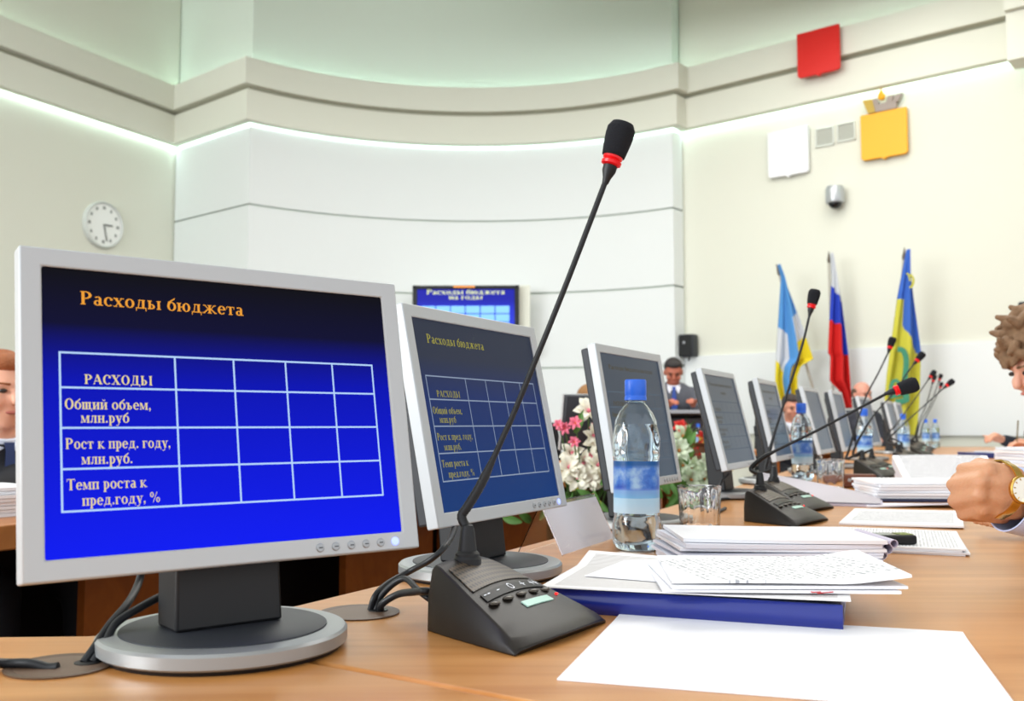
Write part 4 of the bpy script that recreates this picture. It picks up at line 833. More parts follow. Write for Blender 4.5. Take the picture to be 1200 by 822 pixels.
# ------------------------------------------------------------------ FLAGS
def flag(tip, base, y, lft, rgt, colf, mats, label, folds=3, amp=.06):
    T, B = ony(*tip, y), ony(*base, y); T = T+(B-T).normalized()*.12; zb = CAMZ-.55; d = (B-T).normalized(); B2 = T+d*((zb-T.z)/d.z)
    r_ = empty('flag', (B2.x, B2.y+.04, zb)); tag(r_, label, 'flag', None); root_l = r_.location.copy()
    mb = MB(); mb.tube([T-root_l+Vector((0, .04, 0))-d*0, B2-root_l+Vector((0, .04, 0))], .014, 10); mb.build('pole', mat('flag_pole', 'b9b4a8', .4, .3), r_)
    mb = MB(); mb.lathe([(.003, .12), (.012, .06), (.018, .03), (.014, .0), (.011, -.02), (.011, -.05)], T-root_l+Vector((0, .04, 0)), 12, axis=-d); mb.build('finial', mat('finial', '5c5246', .35, .6), r_)
    def ed(lst, py):
        for (x0, y0), (x1, y1) in zip(lst, lst[1:]):
            if py <= y1: return x0+(x1-x0)*(py-y0)/(y1-y0)
        return lst[-1][0]
    ya = lft[0][1]; yb = max(lft[-1][1], rgt[-1][1])
    def fn(u, v):
        py = ya+(yb-ya)*v; pl = min(py, lft[-1][1]); prr = min(py, rgt[-1][1]); pyy = pl*(1-u)+prr*u; x = ed(lft, pl)*(1-u)+ed(rgt, prr)*u
        q = ony(x, pyy, y); a = amp*(.25+v)*math.sin(u*PI*folds+v*1.5); return q-root_l+Vector((0, -.03-a*.8-.05*math.sin(u*PI), 0))
    mb = MB(); mb.grid(fn, 40, 90, .006, lambda u, v: colf(u, ya+(yb-ya)*v)); o = mb.build('cloth', mats, r_, 180); return r_, fn, ya, yb
Z = lambda x, y: (860+x/4.326, 280+y/4.326)
FB = mat('flag_light_blue', '4a88c4', .8); FWh = mat('flag_white', 'c0c4ca', .8); FYl = mat('flag_yellow', 'd8c41c', .8); FR = mat('flag_red', 'c41210', .8); FBl = mat('flag_blue', '1c38ae', .8); FB3 = mat('flag_mid_blue', '2f5cb4', .8); FY3 = mat('flag_soft_yellow', 'bab63a', .8); FG = mat('flag_green', '3f8a6e', .8)
def c1(u, py):
    zy = (py-280)*4.326
    if u < .36: return 0 if zy < 450+u*90 else (1 if zy < 620+u*150 else 2)
    if u < .56: return 0
    return 0 if zy < 400-(u-.56)*60 else (1 if zy < 525-(u-.56)*70 else 2)
flag(Z(220, 125), (962, 482), 10.0, [Z(219, 135), Z(236, 200), Z(222, 400), Z(206, 600), Z(200, 720), Z(215, 800), Z(240, 840)], [Z(222, 135), Z(262, 230), Z(305, 350), Z(355, 490), Z(394, 612), Z(330, 650), Z(312, 700), Z(312, 840)], c1, [FB, FWh, FYl], 'light blue, white and yellow flag, leftmost of the three', 4)
def c2(u, py):
    zy = (py-280)*4.326
    if zy < 238+u*85: return 0
    if u > .62+(0 if zy > 300 else .0): return 1 if zy < 585 else 2
    return 1 if zy < 412+u*40 else 2
flag(Z(487, 60), (978, 470), 9.9, [Z(485, 78), Z(492, 200), Z(488, 260), Z(478, 410), Z(468, 580), Z(480, 600), Z(474, 720), Z(520, 770), Z(560, 860)], [Z(488, 78), Z(512, 180), Z(540, 310), Z(556, 450), Z(571, 590), Z(577, 700), Z(585, 860)], c2, [FWh, FBl, FR], 'white, blue and red tricolour flag in the middle', 4)
def c3(u, py):
    zy = (py-280)*4.326
    if u < .36: return 0 if zy < 308 else 1
    return 0 if zy < 440+(u-.36)*260 else 1
fl, fn3, ya3, yb3 = flag(Z(873, 40), (1050, 480), 9.2, [Z(870, 60), Z(846, 180), Z(822, 300), Z(795, 480), Z(762, 690), Z(745, 850), Z(745, 960)], [Z(875, 60), Z(888, 170), Z(905, 320), Z(936, 570), Z(930, 720), Z(922, 850), Z(905, 1000)], c3, [FB3, FY3], 'blue over yellow flag with a green emblem, rightmost of the three', 4)
def decal(pts_, r_, m, nm):
    mb = MB(); P = []
    for zx, zy in pts_:
        px, py = Z(zx, zy); q = ony(px, py, 9.2); P.append(q-Vector(fl.location)+Vector((0, -.145, 0)))
    mb.tube(smoothpath(P, 5), r_, 6); mb.v = [(v[0], v[1]*.3+P[0].y*.7, v[2]) for v in mb.v]; mb.build(nm, m, fl, 60)
decal([(800, 565), (828, 575), (842, 620), (838, 690), (832, 760), (845, 830)], .028, FG, 'emblem_stroke')
decal([(800, 720), (775, 730), (765, 770), (790, 790), (812, 760), (800, 725)], .018, FG, 'emblem_loop'); decal([(760, 800), (800, 790), (835, 780), (840, 820), (790, 830)], .03, FG, 'emblem_foot')
decal([(862, 190), (878, 215), (875, 245), (860, 260)], .012, FY3, 'emblem_mark'); decal([(846, 185), (856, 200), (862, 225)], .009, FY3, 'emblem_mark')

# ------------------------------------------------------------------ FLOWERS in the middle of the ring
def petal_mesh(mb, c, ax, L_, w_, lift, n=6, ph=0):
    q = Vector((0, 0, 1)).rotation_difference(Vector(ax).normalized()).to_matrix()
    for k in range(n):
        a = 2*PI*k/n+ph; rows = []
        for (t, ww, h) in ((.05, .12, .0), (.35, .8, .45), (.7, .9, .8), (1, .08, .75)):
            for s_ in (-1, 0, 1):
                r_ = t*L_; x = r_*math.cos(a)-s_*ww*w_*math.sin(a); y = r_*math.sin(a)+s_*ww*w_*math.cos(a); rows.append(q @ Vector((x, y, h*lift+abs(s_)*.004*ww))+Vector(c))
        mb.add(rows, [(3*j+i, 3*j+i+1, 3*j+i+4, 3*j+i+3) for j in range(3) for i in range(2)])
M_fw = mat('petal_white', 'f3efdc', .7); M_fp = mat('petal_pink', 'ee7f96', .7); M_fr = mat('petal_red', 'c92a22', .7); M_fc = mat('stamen', 'd98a4a', .7); M_leaf = mat('leaf_green', '4f7a34', .6, noise=(8, .3)); M_yel = mat('leaf_yellow', 'c9b23a', .6); M_pale = mat('petal_palegreen', 'cfdcc0', .7)
def blossom(kind):
    mb = MB(); L_ = {'w': .040, 'p': .026, 'r': .035, 'g': .038}[kind]
    petal_mesh(mb, (0, 0, 0), (0, 0, 1), L_, L_*.26, L_*.6); petal_mesh(mb, (0, 0, .003), (0, 0, 1), L_*.75, L_*.22, L_*.8, 5, .5)
    mb.cur = 1; mb.ell((0, 0, L_*.3), (L_*.12, L_*.12, L_*.25), seg=6, rings=4)
    return mb.mesh('blossom', [{'w': M_fw, 'p': M_fp, 'r': M_fr, 'g': M_pale}[kind], M_fc if kind != 'w' else M_fp], 180)
BM = {k: blossom(k) for k in 'wprg'}
mb = MB(); mb.grid(lambda u, v: Vector(((u-.5)*.05*math.sin(min(1, v*1.15+.08)*PI)**.8, v*.17, .03*math.sin(v*PI)+.012*abs(u-.5))), 4, 8); LEAFM = mb.mesh('leaf', M_leaf, 180)
mb = MB(); mb.grid(lambda u, v: Vector(((u-.5)*.035*math.sin(min(1, v*1.15+.08)*PI)**.8, v*.13, .03*math.sin(v*PI)+.012*abs(u-.5))), 4, 8); LEAFY = mb.mesh('leaf', M_yel, 180)
M_pot = mat('planter', '6b4a35', .5); M_stem = mat('stem', '3d5a2a', .6)
def arrangement(px0, y, blooms, leaves, label, ztop=.62, zf=0):
    x0 = ony(px0, 500, y).x; r_ = empty('flower_arrangement', (x0, y, zf), 0); tag(r_, label, 'flowers', 'flower arrangements inside the ring')
    h = ztop-zf
    mb = MB(); mb.lathe([(.07, 0), (.09, .02), (.06, h*.3), (.07, h*.8), (.10, h), (.085, h), (.06, h*.85), (.01, h*.8)], (0, 0, 0), 24); mb.build('vase', M_pot, r_)
    mb = MB()
    for (px, py, k) in blooms:
        q = ony(px, py, y+random.uniform(-.07, .07))-Vector((x0, y, zf)); o = bpy.data.objects.new('blossom', BM[k]); C.objects.link(o); o.parent = r_; o.location = q
        d = Vector((q.x*1.2+random.uniform(-.3, .3), -1, random.uniform(-.1, .6))).normalized(); o.rotation_mode = 'QUATERNION'; o.rotation_quaternion = Vector((0, 0, 1)).rotation_difference(d); o.scale = ((random.uniform(1.0, 1.3) if k in 'wg' else random.uniform(.75, .95))*y/3.2,)*3
        mb.tube(smoothpath([(0, 0, h*.85), (q.x*.5, q.y*.4+.02, h*.85+(q.z-h*.85)*.6), q+Vector((0, .01, 0))], 4), .0022, 5)
    mb.build('stems', M_stem, r_)
    for (px, py, a, yel) in leaves:
        q = ony(px, py, y+random.uniform(-.06, .08))-Vector((x0, y, zf)); o = bpy.data.objects.new('leaf', LEAFY if yel else LEAFM); C.objects.link(o); o.parent = r_; o.location = q
        o.rotation_euler = (R(90+random.uniform(-35, 20)), R(a), R(random.uniform(-40, 40))); o.scale = (y/3.2*random.uniform(.4, .65),)*3
    return r_
random.seed(3)
B1 = [(690, 484, 'w'), (694, 511, 'w'), (672, 531, 'w'), (684, 543, 'w'), (699, 547, 'w'), (667, 549, 'w'), (661, 560, 'w'), (689, 562, 'w'), (703, 533, 'w'), (676, 560, 'w'), (700, 520, 'w'), (707, 562, 'w'), (675, 497, 'p'), (673, 519, 'p'), (662, 503, 'p'), (655, 499, 'p'), (689, 537, 'p'), (698, 566, 'p'), (687, 576, 'p'), (697, 503, 'p'), (718, 550, 'w'), (722, 530, 'w'), (730, 560, 'p')]
L1_ = [(random.uniform(650, 725), random.uniform(560, 600), random.uniform(-70, 70), 0) for k in range(26)]+[(674, 508, 20, 0), (668, 575, 60, 1), (660, 578, -50, 1), (712, 600, 40, 0), (705, 590, -60, 1), (622, 612, -60, 0), (612, 612, -80, 0), (632, 610, 30, 0)]
arrangement(690, 3.3, B1, L1_, 'white lilies with small pink blossoms between the second and third monitors', .5)
B2 = [(random.uniform(808, 834), random.uniform(546, 566), 'g') for k in range(9)]+[(826, 560, 'p'), (834, 566, 'p'), (828, 570, 'p'), (838, 560, 'p'), (842, 570, 'p'), (820, 564, 'p'), (814, 572, 'p'), (836, 574, 'p'), (800, 546, 'g'), (795, 530, 'g')]
L2_ = [(random.uniform(775, 826), random.uniform(566, 604), random.uniform(-75, 75), 0) for k in range(26)]+[(840, 556, 70, 1), (846, 566, -40, 1), (834, 580, 80, 1), (844, 548, 60, 1), (850, 575, -60, 1), (803, 528, 25, 0), (806, 545, -20, 0)]
arrangement(812, 3.75, B2, L2_, 'pink blossoms with pale green and yellow leaves between the third and fourth monitors', .45)
arrangement(818, 5.5, [(798, 503, 'r'), (822, 515, 'r'), (829, 521, 'r'), (820, 527, 'r'), (816, 536, 'r'), (833, 530, 'r'), (826, 530, 'w'), (808, 530, 'w'), (800, 513, 'g')], [(random.uniform(795, 835), random.uniform(525, 545), random.uniform(-60, 60), k % 3 == 0) for k in range(12)], 'red flowers in front of the man in the grey suit', TZ+.1, TZ-.005)

# ------------------------------------------------------------------ LECTERN and its table
M_dk = mat('dark_furniture', '262022', .5)
lt = empty('lectern', (1.42, 8.35, 0)); tag(lt, 'dark lectern at which the man in the grey suit stands', 'lectern')
mb = MB(); mb.box((0, 0, .5), (.42, .3, 1.0)); mb.build('body', M_dk, lt, bev=.01)
mb = MB(); mb.box((0, 0, 1.03), (.5, .4, .03), M=Matrix.Rotation(-.12, 3, 'X')); mb.build('reading_board', mat('lectern_edge', '8a8d92', .4), lt, bev=.004)
sdt = empty('side_table', (1.62, 7.75, 0)); tag(sdt, 'low wooden table with a bottle in front of the lectern', 'table')
mb = MB(); mb.box((0, 0, .73), (.9, .45, .04)); mb.build('tabletop', M_edge, sdt, bev=.004)
for sx_ in (-1, 1):
    for sy_ in (-1, 1): mb = MB(); mb.box((sx_*.4, sy_*.18, .355), (.05, .05, .71)); mb.build('leg', M_front, sdt)
bottle((1.46, 7.72, TZ), 'small looking water bottle on the table before the lectern', .72)

# ------------------------------------------------------------------ OFFICE CHAIRS
def chair(loc, rz, label, first=[None]):
    if first[0] is None:
        r_ = empty('office_chair', loc, rz); first[0] = r_; m = mat('chair_black', '1a1b1e', .6)
        mb = MB(); mb.box((0, 0, .44), (.48, .46, .08)); mb.build('seat', m, r_, bev=.03, bseg=3)
        mb = MB(); mb.grid(lambda u, v: Vector(((.5-u)*(.44-.08*v), .24+.05*v+.05*(1-(2*u-1)**2), .5+.46*v)), 10, 10, .06); mb.build('backrest', m, r_, 60, bev=.015)
        mb = MB(); mb.tube([(0, 0, .08), (0, 0, .42)], .03, 12); mb.build('column', M_blacks, r_)
        for k in range(5):
            a = 2*PI*k/5; mb = MB(); mb.tube([(0, 0, .09), (.27*math.cos(a), .27*math.sin(a), .055)], .018, 8); mb.ell((.27*math.cos(a), .27*math.sin(a), .03), (.02, .03, .03), seg=8, rings=6); mb.build('leg', M_blacks, r_)
    else: r_ = copy_tree(first[0]); r_.location = loc; r_.rotation_euler = (0, 0, rz)
    tag(r_, label, 'chair', 'black office chairs around the ring'); return r_

# ------------------------------------------------------------------ PEOPLE
def person(head, yaw, label, skin='d9a07e', hair='3a2c22', coat='4c4a50', shirt='dfe4ee', tie=None, standing=False, lean=15, nod=10, hands=None, style='short', vox=.009, chairlab=None, sitz=.50, fwd=.03):
    """a figure facing local -Y; head is the world position of the head centre"""
    zh = .93 if standing else sitz; le = R(lean); u = Vector((0, -math.sin(le), math.cos(le))); hc = Vector(head)
    L_ = max(.36, (hc.z-.17-zh)/math.cos(le)); base = Vector((0, 0, zh)); nb = base+u*L_
    hd = nb+Vector((0, -fwd, .17)); off = Matrix.Rotation(yaw, 3, 'Z') @ hd
    r_ = empty('person', (hc.x-off.x, hc.y-off.y, 0), yaw); tag(r_, label, 'person')
    hd.z = hc.z
    Ms, Mh, Mc, Mt, Mp = mat('skin_'+skin, skin, .5, sss=.15), mat('hair_'+hair, hair, .7, noise=(60, .35), bump=(160, .5)), mat('cloth_'+coat, coat, .85, noise=(200, .12)), mat('cloth_'+shirt, shirt, .8), mat('trousers_dark', '1e2026', .85)
    Rn = Matrix.Rotation(R(nod), 3, 'X')
    def H(x, y, z): return hd+Rn @ Vector((x, y, z))
    mb = MB()
    mb.ell(H(0, .012, .025), (.077, .094, .092), Rn, 20, 14); mb.ell(H(0, -.018, -.045), (.060, .068, .072), Rn, 18, 12); mb.ell(H(0, -.055, -.085), (.030, .026, .024), Rn)
    mb.cap(H(0, -.083, .018), H(0, -.104, -.018), .009, .014, 10); mb.ell(H(0, -.075, -.060), (.026, .014, .012), Rn); mb.ell(H(0, -.072, .032), (.055, .018, .014), Rn)
    for s in (-1, 1): mb.ell(H(s*.077, .015, -.005), (.012, .020, .032), Rn); mb.ell(H(s*.038, -.058, -.025), (.028, .028, .026), Rn)
    mb.cap(nb+Vector((0, .005, -.06)), H(0, .02, -.05), .060, .055)
    mb.ell(base+u*(L_*.72), (.13, .09, .17), seg=16); mb.ell(base+u*.1, (.13, .10, .15)); mb.cap(base+u*.1, base+u*(L_*.75), .11, .11)
    sh = []; cl = MB(); lg = MB(); hn = hands or [None, None]
    hw_ = .185
    for s, tg in ((-1, hn[0]), (1, hn[1])):
        S = nb-u*.055+Vector((s*hw_, .01, 0)); T = local(r_, tg) if tg is not None else Vector((s*.16, -.42 if not standing else -.25, .80 if not standing else 1.02))
        d = T-S; reach = min(d.length, .56); mid = S+d*.48; bend = math.sqrt(max(.0, .29**2-(reach/2)**2)); E = mid+Vector((s*.35, .25, -1)).normalized()*max(.03, bend)
        mb.cap(S, E, .045, .036); mb.cap(E, T, .036, .024); cl.cap(S, E, .066, .054); fd = (T-E).normalized(); cl.cap(E, T-fd*.035, .053, .038)
        palm = T+fd*.045; side = fd.cross(Vector((0, 0, 1))).normalized(); mb.cap(T, palm, .026, .03); 
        for k in range(4):
            o = side*(k-1.5)*.019; a0 = palm+o+fd*.01; l = (.07, .08, .075, .058)[k]; dn = Vector((0, 0, -1)); a1 = a0+(fd*.8+dn*.25).normalized()*l*.5; a2 = a1+(fd*.45+dn*.8).normalized()*l*.5
            mb.cap(a0, a1, .0105, .0095, 8); mb.cap(a1, a2, .0095, .008, 8)
        th = T+fd*.02-side*s*.028; mb.cap(th, th+(fd*.7-side*s*.6).normalized()*.04, .012, .010, 8); mb.cap(th+(fd*.7-side*s*.6).normalized()*.04, th+(fd*.9-side*s*.4).normalized()*.068, .010, .008, 8)
        # legs
        if standing: K = Vector((s*.1, -.02, .48)); F = Vector((s*.11, .0, .09)); hj = Vector((s*.09, 0, zh-.02))
        else: hj = Vector((s*.09, 0, zh+.02)); K = Vector((s*.12, -.44, .50)); F = Vector((s*.12, -.46, .1))
        mb.cap(hj, K, .075, .05); mb.cap(K, F, .048, .035); lg.cap(hj, K, .092, .066); lg.cap(K, F, .064, .05)
        mb.cap(F, F+Vector((0, -.12, -.05)), .035, .028)
        sm = MB(); sm.cap(F+Vector((0, .02, -.045)), F+Vector((0, -.16, -.055)), .042, .034); sm.build('shoe', M_blacks, r_, 60)
        cl.cap(S, nb-u*.03, .07, .062)
    lg.ell(base+Vector((0, .0, .02)), (.175, .135, .12)); blob(lg, 'trousers', Mp, r_, .018, 4)
    blob(mb, 'body', Ms, r_, vox, 3)
    cl.ell(base+u*(L_*.74), (.20, .125, .16)); cl.ell(base+u*(L_*.4), (.175, .125, .2)); cl.ell(base+u*.06, (.18, .14, .13)); cl.cap(base+u*.1, base+u*(L_*.8), .13, .125); blob(cl, 'jacket', Mc, r_, .014, 5)
    # shirt front, collar, tie
    f = base+u*(L_*.86)+Vector((0, -.105, 0)); g_ = base+u*(L_*.55)+Vector((0, -.135, 0)); fr = Vector((0, -1, 0))
    mb = MB(); mb.add([nb+Vector((-.06, -.085, .01)), nb+Vector((.06, -.085, .01)), g_+Vector((0, -.012, 0)), nb+Vector((0, -.075, .0)), nb+Vector((-.055, .0, .03)), nb+Vector((.055, 0, .03)), g_+Vector((0, .05, 0))], [(0, 3, 2), (3, 1, 2), (4, 6, 5), (0, 2, 6, 4), (1, 5, 6, 2), (0, 4, 5, 1, 3)])
    mb.lathe([(.064, -.02), (.066, .03), (.060, .034), (.058, -.02)], nb+Vector((0, .0, .015)), 20, axis=(0, -.35, 1), closed=True); mb.build('shirt', Mt, r_, 40)
    if tie:
        mb = MB(); k0 = nb+Vector((0, -.092, .005)); mb.add([k0+Vector((-.016, 0, .012)), k0+Vector((.016, 0, .012)), k0+Vector((.012, -.012, -.02)), k0+Vector((-.012, -.012, -.02)), g_+Vector((.03, -.024, -.02)), g_+Vector((-.03, -.024, -.02)), g_+Vector((0, -.022, -.06)), k0+Vector((0, .03, 0)), g_+Vector((0, .02, 0))], [(0, 3, 2, 1), (3, 5, 4, 2), (5, 6, 4), (0, 7, 8, 5, 3), (1, 2, 4, 8, 7), (5, 8, 6), (4, 6, 8), (0, 1, 7)]); mb.build('tie', mat('tie_'+tie, tie, .6), r_, 40)
    # face
    mb = MB()
    for s in (-1, 1): mb.ell(H(s*.031, -.081, .012), (.012, .008, .007), Rn, 10, 8)
    mb.build('eyes', mat('eye_dark', '2a221e', .3), r_); 
    mb = MB(); mb.ell(H(0, -.089, -.052), (.022, .008, .006), Rn, 10, 6); mb.build('mouth', mat('lip', 'b3675a', .5), r_)
    mb = MB()
    for s in (-1, 1): mb.cap(H(s*.018, -.088, .033), H(s*.045, -.078, .035), .004, .003, 8)
    mb.build('eyebrows', Mh, r_)
    mb = MB(); rnd = random.Random(len(label))
    if style == 'short':
        mb.ell(H(0, .028, .045), (.084, .090, .085), Rn, 18, 12); mb.ell(H(0, .045, .0), (.083, .068, .08), Rn, 18, 12); mb.ell(H(0, -.03, .092), (.062, .05, .03), Rn)
    elif style == 'bald':
        mb.ell(H(0, .05, -.005), (.082, .06, .055), Rn, 18, 12); 
        for s in (-1, 1): mb.ell(H(s*.074, .03, .02), (.014, .04, .03), Rn)
    elif style == 'curly':
        mb.ell(H(0, .04, .06), (.105, .11, .105), Rn, 18, 12)
        for k in range(150):
            th = rnd.uniform(0, 2*PI); v = rnd.uniform(-.55, 1); rr = math.sqrt(max(0, 1-v*v)); p = (math.cos(th)*rr*.125, .035+math.sin(th)*rr*.125, .05+v*.125)
            if p[1] < -.03 and p[2] < .055: continue
            if p[1] < .03 and p[2] < -.0: continue
            a = H(*p); b_ = a+Vector((rnd.uniform(-.03, .03), rnd.uniform(-.03, .03), rnd.uniform(-.04, .02))); mb.cap(a, b_, .016, .009, 8)
    blob(mb, 'hair', Mh, r_, .007 if style != 'curly' else .005, 2)
    if not standing and chairlab: chair((r_.location.x, r_.location.y, 0), yaw, chairlab)
    return r_
random.seed(5)
person((-1.555, 3.0, 1.055), R(48), 'red haired man in dark suit and navy tie, cut by the left frame edge', 'e0a78c', '9a5a34', '15161c', 'dfe6f2', '1c2e5c', lean=12, nod=8, hands=[(-1.75, 2.3, .79), (-1.52, 2.42, .79)], chairlab='black office chair of the man at the left frame edge')
person((1.44, 8.75, 1.41), R(-6), 'dark haired man in grey suit and blue tie standing bowed at the lectern', 'b0664e', '25201f', '50525a', 'e6e6ee', '24408a', standing=True, lean=22, nod=28, hands=[(1.35, 8.42, 1.12), (1.55, 8.42, 1.12)])
person((3.36, 9.42, 1.235), R(20), 'bald man seated at the far end, forehead above the eighth monitor', 'd99a86', '5a4638', '3c3e48', nod=14, lean=10, style='bald', chairlab='black office chair of the bald man')
person((2.6, 9.15, 1.10), R(8), 'dark haired person half hidden between the fifth and sixth monitors', 'c98e76', '3a302e', '2a2c34', nod=15, lean=18, chairlab='black office chair below the leftmost flag')
person((.525, 6.5, 1.085), R(58), 'brown haired person behind the lilies, only the crown of the head showing', 'd6a184', '8a6238', '2a2a30', nod=20, lean=10, chairlab='black office chair behind the lilies')
pw = person((1.62, 3.0, 1.135), R(-80), 'woman with curly light brown hair leaning in at the right frame edge', 'dba48c', '7d5f44', '57493c', '57493c', nod=26, lean=36, fwd=.115, style='curly', vox=.007, hands=[(2.0, 3.22, .80), (2.0, 2.78, .80)], chairlab='black office chair of the curly haired woman')
pd = person((3.42, 5.95, 1.2), R(-88), 'person in dark suit whose two hands with a pen show far right beyond the papers', 'cf9478', '3a2c22', '20242e', nod=18, lean=20, hands=[(3.0, 6.05, .862), (2.99, 5.72, .835)], chairlab='black office chair at the far right of the table')
mb = MB(); mb.tube([(0, 0, 0), (.012, -.0, .13)], .004, 8); mb.lathe([(.0045, 0), (.001, -.012)], (0, 0, 0), 8, axis=(.1, 0, 1)); o = mb.build('pen', mat('pen_gold', '7a6a4a', .3, .5)); o.location = (2.92, 5.70, .845); tag(o, 'pen held upright by the far dark sleeved hand', 'pen')

# ------------------------------------------------------------------ MAN IN THE RIGHT FOREGROUND: watch, cuff and clenched left hand
YH = 1.30
pm = empty('person', (1.42, 1.62, 0), R(-85)); tag(pm, 'man at the right edge, clenched left hand with gold watch and pale blue cuff', 'person')
Ms = mat('skin_hand', 'c8926e', .5, sss=.2, noise=(25, .08), bump=(220, .12))
LP = lambda p: local(pm, p)
mb = MB(); W = ony(1186, 577, YH+.01); EL = Vector((.985, 1.37, .80)); SHL = Vector((1.33, 1.42, 1.06)); SHR = Vector((1.36, 1.80, 1.06))
def C_(a, b, ra, rb, seg=14): mb.cap(LP(a), LP(b), ra, rb, seg)
kn = [ony(1157, 551, YH+.0), ony(1148, 565, YH-.004), ony(1146, 581, YH-.002), ony(1150, 596, YH+.006)]
wr_ = [W+Vector((0, -.004, .016)), W+Vector((0, -.010, .006)), W+Vector((0, -.010, -.006)), W+Vector((0, -.004, -.018))]
for k in range(4):
    C_(wr_[k], kn[k]+Vector((.004, .006, 0)), .019, .0130)                                  # metacarpals
    C_(wr_[k]+Vector((0, .022, 0)), kn[k]+Vector((.010, .024, 0)), .018, .0150)              # palm side
    mb.ell(LP(kn[k]+Vector((0, -.001, 0))), (.0122, .0122, .0118))
    l = (.040, .044, .041, .033)[k]; p0 = kn[k]; p1 = p0+Vector((-.34, .92, -.05-.1*k)).normalized()*l; p2 = p1+Vector((.86, .42, -.12)).normalized()*l*.62; p3 = p2+Vector((.75, -.62, -.08)).normalized()*l*.5
    r0 = (.0118, .0120, .0115, .0102)[k]; C_(p0, p1, r0, r0*.92); C_(p1, p2, r0*.92, r0*.84); C_(p2, p3, r0*.84, r0*.74)
# little finger side of the fist and the heel of the hand
C_(kn[3]+Vector((.0, .008, -.006)), kn[3]+Vector((.036, .018, -.013)), .0115, .0105); C_(kn[3]+Vector((.036, .02, -.010)), W+Vector((-.012, .02, -.026)), .012, .017)
# thumb across the far side
t0 = W+Vector((-.015, .028, .022)); t1 = kn[0]+Vector((.012, .045, .002)); t2 = kn[1]+Vector((.0, .062, -.002)); C_(t0, t1, .017, .0135); C_(t1, t2, .0135, .0112)
C_(W, W+(EL-W)*.35, .030, .034); C_(W+Vector((0, .012, 0)), W+(EL-W)*.35+Vector((0, .01, 0)), .027, .034); C_(W+(EL-W)*.35, EL, .036, .044); C_(EL, SHL, .046, .055)
# the rest of the body, beyond the frame
NB = Vector((1.34, 1.61, 1.12)); HP = Vector((1.47, 1.62, .55)); C_(SHL, NB, .05, .05); C_(SHR, NB, .05, .05); C_(HP, NB, .12, .09); HC_ = Vector((1.29, 1.61, 1.305)); C_(NB, HC_-Vector((0, 0, .06)), .058, .055)
mb.ell(LP(HC_+Vector((0, 0, .02))), (.077, .094, .1)); mb.ell(LP(HC_+Vector((-.02, 0, -.05))), (.06, .068, .07)); mb.cap(LP(HC_+Vector((-.085, 0, .02))), LP(HC_+Vector((-.106, 0, -.015))), .009, .013); mb.ell(LP(HC_+Vector((-.075, 0, -.058))), (.026, .014, .012)); mb.ell(LP(HC_+Vector((-.07, 0, -.085))), (.03, .024, .024)); mb.ell(LP(HC_+Vector((-.074, 0, .034))), (.055, .018, .014))
for s in (-1, 1): mb.ell(LP(HC_+Vector((0, s*.078, -.005))), (.014, .02, .032))
ER = Vector((1.18, 1.98, .86)); HR = Vector((.99, 1.84, .80)); C_(SHR, ER, .05, .04); C_(ER, HR, .04, .027); C_(HR, HR+Vector((-.05, -.02, -.01)), .028, .026)
for k in range(4): C_(HR+Vector((-.06, -.04+.019*k, -.005)), HR+Vector((-.12, -.045+.02*k, -.022)), .0105, .0085)
C_(HR+Vector((-.02, -.035, 0)), HR+Vector((-.07, -.075, -.015)), .012, .009)
for s in (-1, 1):
    C_(HP+Vector((0, s*.09, 0)), Vector((1.05, 1.62+s*.12, .53)), .08, .055); C_(Vector((1.05, 1.62+s*.12, .53)), Vector((1.04, 1.62+s*.12, .08)), .05, .04); C_(Vector((1.04, 1.62+s*.12, .07)), Vector((.92, 1.62+s*.12, .04)), .036, .03)
blob(mb, 'body', Ms, pm, .0042, 3)
ax = (EL-W).normalized()
mb = MB(); c0 = W+ax*.012; bnd = []
q_ = Vector((0, 0, 1)).rotation_difference(ax).to_matrix()
# shirt cuff: a slightly flared tube around the wrist
mb = MB(); mb.cap(LP(W+(EL-W)*.3), LP(EL), .047, .055); 
cf = W-ax*.003; mb2 = MB(); mb2.lathe([(.0425, .0), (.0445, .0), (.045, .03), (.048, .10), (.046, .10), (.043, .03)], (0, 0, 0), 40, closed=True, fn=lambda a, z: 1+.02*math.sin(3*a+30*z))
M1 = Matrix.Translation(cf+Vector((0, .006, -.009))) @ q_.to_4x4(); mb2.v = [tuple(LP(M1 @ Vector(v))) for v in mb2.v]
def cuffmat():
    m = mat('cuff_blue', 'b9c8ec', .75); nt = m.node_tree; b = nt.nodes['Principled BSDF']; wv = nt.nodes.new('ShaderNodeTexWave'); wv.inputs['Scale'].default_value = 160; tc = nt.nodes.new('ShaderNodeTexCoord'); nt.links.new(tc.outputs['Object'], wv.inputs['Vector'])
    mx = nt.nodes.new('ShaderNodeMix'); mx.data_type = 'RGBA'; mx.inputs[6].default_value = srgb('a9baea'); mx.inputs[7].default_value = srgb('d3ddf6'); nt.links.new(wv.outputs['Fac'], mx.inputs[0]); nt.links.new(mx.outputs[2], b.inputs['Base Color']); return m
mb2.build('shirt_cuff', cuffmat(), pm, 40)
jk = MB()
def J(a, b, ra, rb): jk.cap(LP(a), LP(b), ra, rb)
J(W+ax*.085+Vector((0, .01, -.006)), EL, .054, .060); J(EL, SHL, .062, .075); J(SHL, NB-Vector((0, 0, .03)), .075, .07); J(SHR, NB-Vector((0, 0, .03)), .075, .07); J(HP, NB-Vector((0, 0, .1)), .16, .15); J(SHR, ER, .07, .06); J(ER, HR+Vector((.05, .03, .01)), .056, .045)
jk.ell(LP(Vector((1.40, 1.61, .92))), (.19, .14, .2)); blob(jk, 'jacket', mat('cloth_navy', '232b4c', .8), pm, .011, 5)
lg = MB()
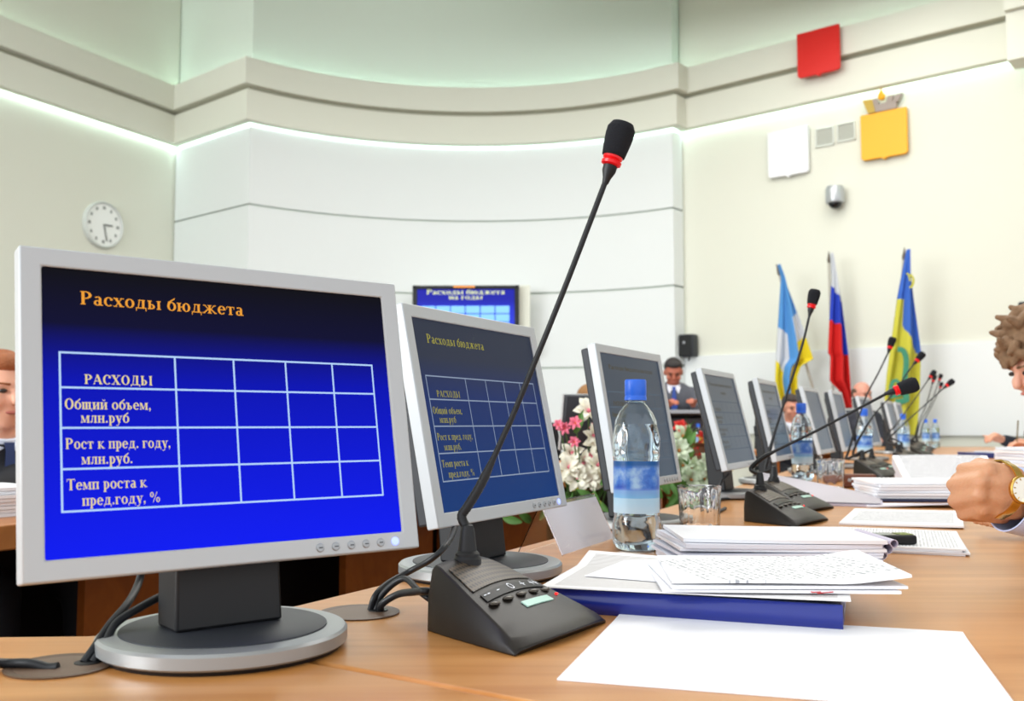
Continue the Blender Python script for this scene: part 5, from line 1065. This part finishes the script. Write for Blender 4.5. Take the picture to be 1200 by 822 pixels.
for s in (-1, 1): lg.cap(LP(HP+Vector((0, s*.09, 0))), LP(Vector((1.05, 1.62+s*.12, .53))), .095, .068); lg.cap(LP(Vector((1.05, 1.62+s*.12, .53))), LP(Vector((1.04, 1.62+s*.12, .1))), .066, .052)
blob(lg, 'trousers', mat('trousers_dark', '1e2026', .85), pm, .018, 4)
mb = MB(); mb.ell(LP(HC_+Vector((.025, 0, .045))), (.084, .09, .085)); mb.ell(LP(HC_+Vector((.045, 0, 0))), (.08, .066, .08)); blob(mb, 'hair', mat('hair_grey', '5a5048', .8), pm, .008, 2)
mb = MB()
for s in (-1, 1): mb.ell(LP(HC_+Vector((-.083, s*.031, .012))), (.011, .008, .007))
mb.build('eyes', mat('eye_dark', '2a221e', .3), pm); mb = MB(); mb.ell(LP(HC_+Vector((-.089, 0, -.052))), (.022, .008, .006)); mb.build('mouth', mat('lip', 'b3675a', .5), pm)
mb = MB()
for s in (-1, 1): mb.cap(LP(HC_+Vector((-.09, s*.018, .034))), LP(HC_+Vector((-.08, s*.045, .036))), .004, .003, 8)
mb.build('eyebrows', mat('hair_grey', '5a5048', .8), pm)
mb = MB(); mb.lathe([(.072, -.03), (.068, .035), (.062, .038), (.062, -.03)], LP(NB+Vector((-.01, 0, .01))), 24, axis=(0, -.3, 1), closed=True); mb.build('shirt_collar', mat('cuff_blue', 'b9c8ec', .75), pm, 40)
chair((1.50, 1.62, 0), R(-85), 'black office chair of the man with the watch')
# watch
wt = empty('wrist_watch', tuple(W), 0); tag(wt, 'gold wrist watch with pearly dial on the clenched hand', 'watch')
fc = Vector((-.10, -.95, .12)); fc = (fc-ax*fc.dot(ax)).normalized(); cw = -ax*.016+fc*.0385; M_gold = mat('gold', 'e0b860', .2, 1)
mb = MB(); mb.lathe([(.001, -.004), (.0165, -.004), (.0185, -.001), (.0185, .003), (.0170, .0045), (.0160, .0035), (.001, .0035)], cw, 40, axis=fc); mb.build('case', M_gold, wt)
mb = MB(); mb.lathe([(.001, .0034), (.0158, .0034), (.0158, .0042), (.001, .0044)], cw, 40, axis=fc); mb.build('dial', mat('pearl_dial', 'e9eadf', .15, coat=.6), wt)
mb = MB(); sd = ax.cross(fc).normalized()
for a in (R(60), R(170)): d = (sd*math.cos(a)+ax*math.sin(a)); mb.tube([cw+fc*.0048, cw+fc*.0048+d*.011], .0005, 5)
mb.build('hands', M_gold, wt)
for k in range(12): 
    a = k*PI/6; d = sd*math.cos(a)+ax*math.sin(a); mb = MB(); mb.tube([cw+fc*.0046+d*.0125, cw+fc*.0046+d*.0150], .0006, 4); mb.build('hour_mark', M_gold, wt)
mb = MB(); vs = []; n = 48
for k in range(n):
    a = 2*PI*k/n; d = fc*math.cos(a)+sd*math.sin(a)
    for (rr, w_) in ((.0350, -.0055), (.0375, -.0055), (.0375, .0055), (.0350, .0055)): vs.append(Vector((0, .010, 0))*(1-math.cos(a))*.5+ax*(-.016+w_)+d*(rr+(.002 if math.cos(a) < .2 else 0)))
mb.add(vs, [(4*k+q, 4*k+(q+1) % 4, 4*((k+1) % n)+(q+1) % 4, 4*((k+1) % n)+q) for k in range(n) for q in range(4)]); mb.build('strap', M_gold, wt, 40)

pile((-1.27, 2.28, TZ-.005), R(55), .3, .2, 8, .0085, [M_paper], M_paper, 'white paper pile on the far desk at the left frame edge')
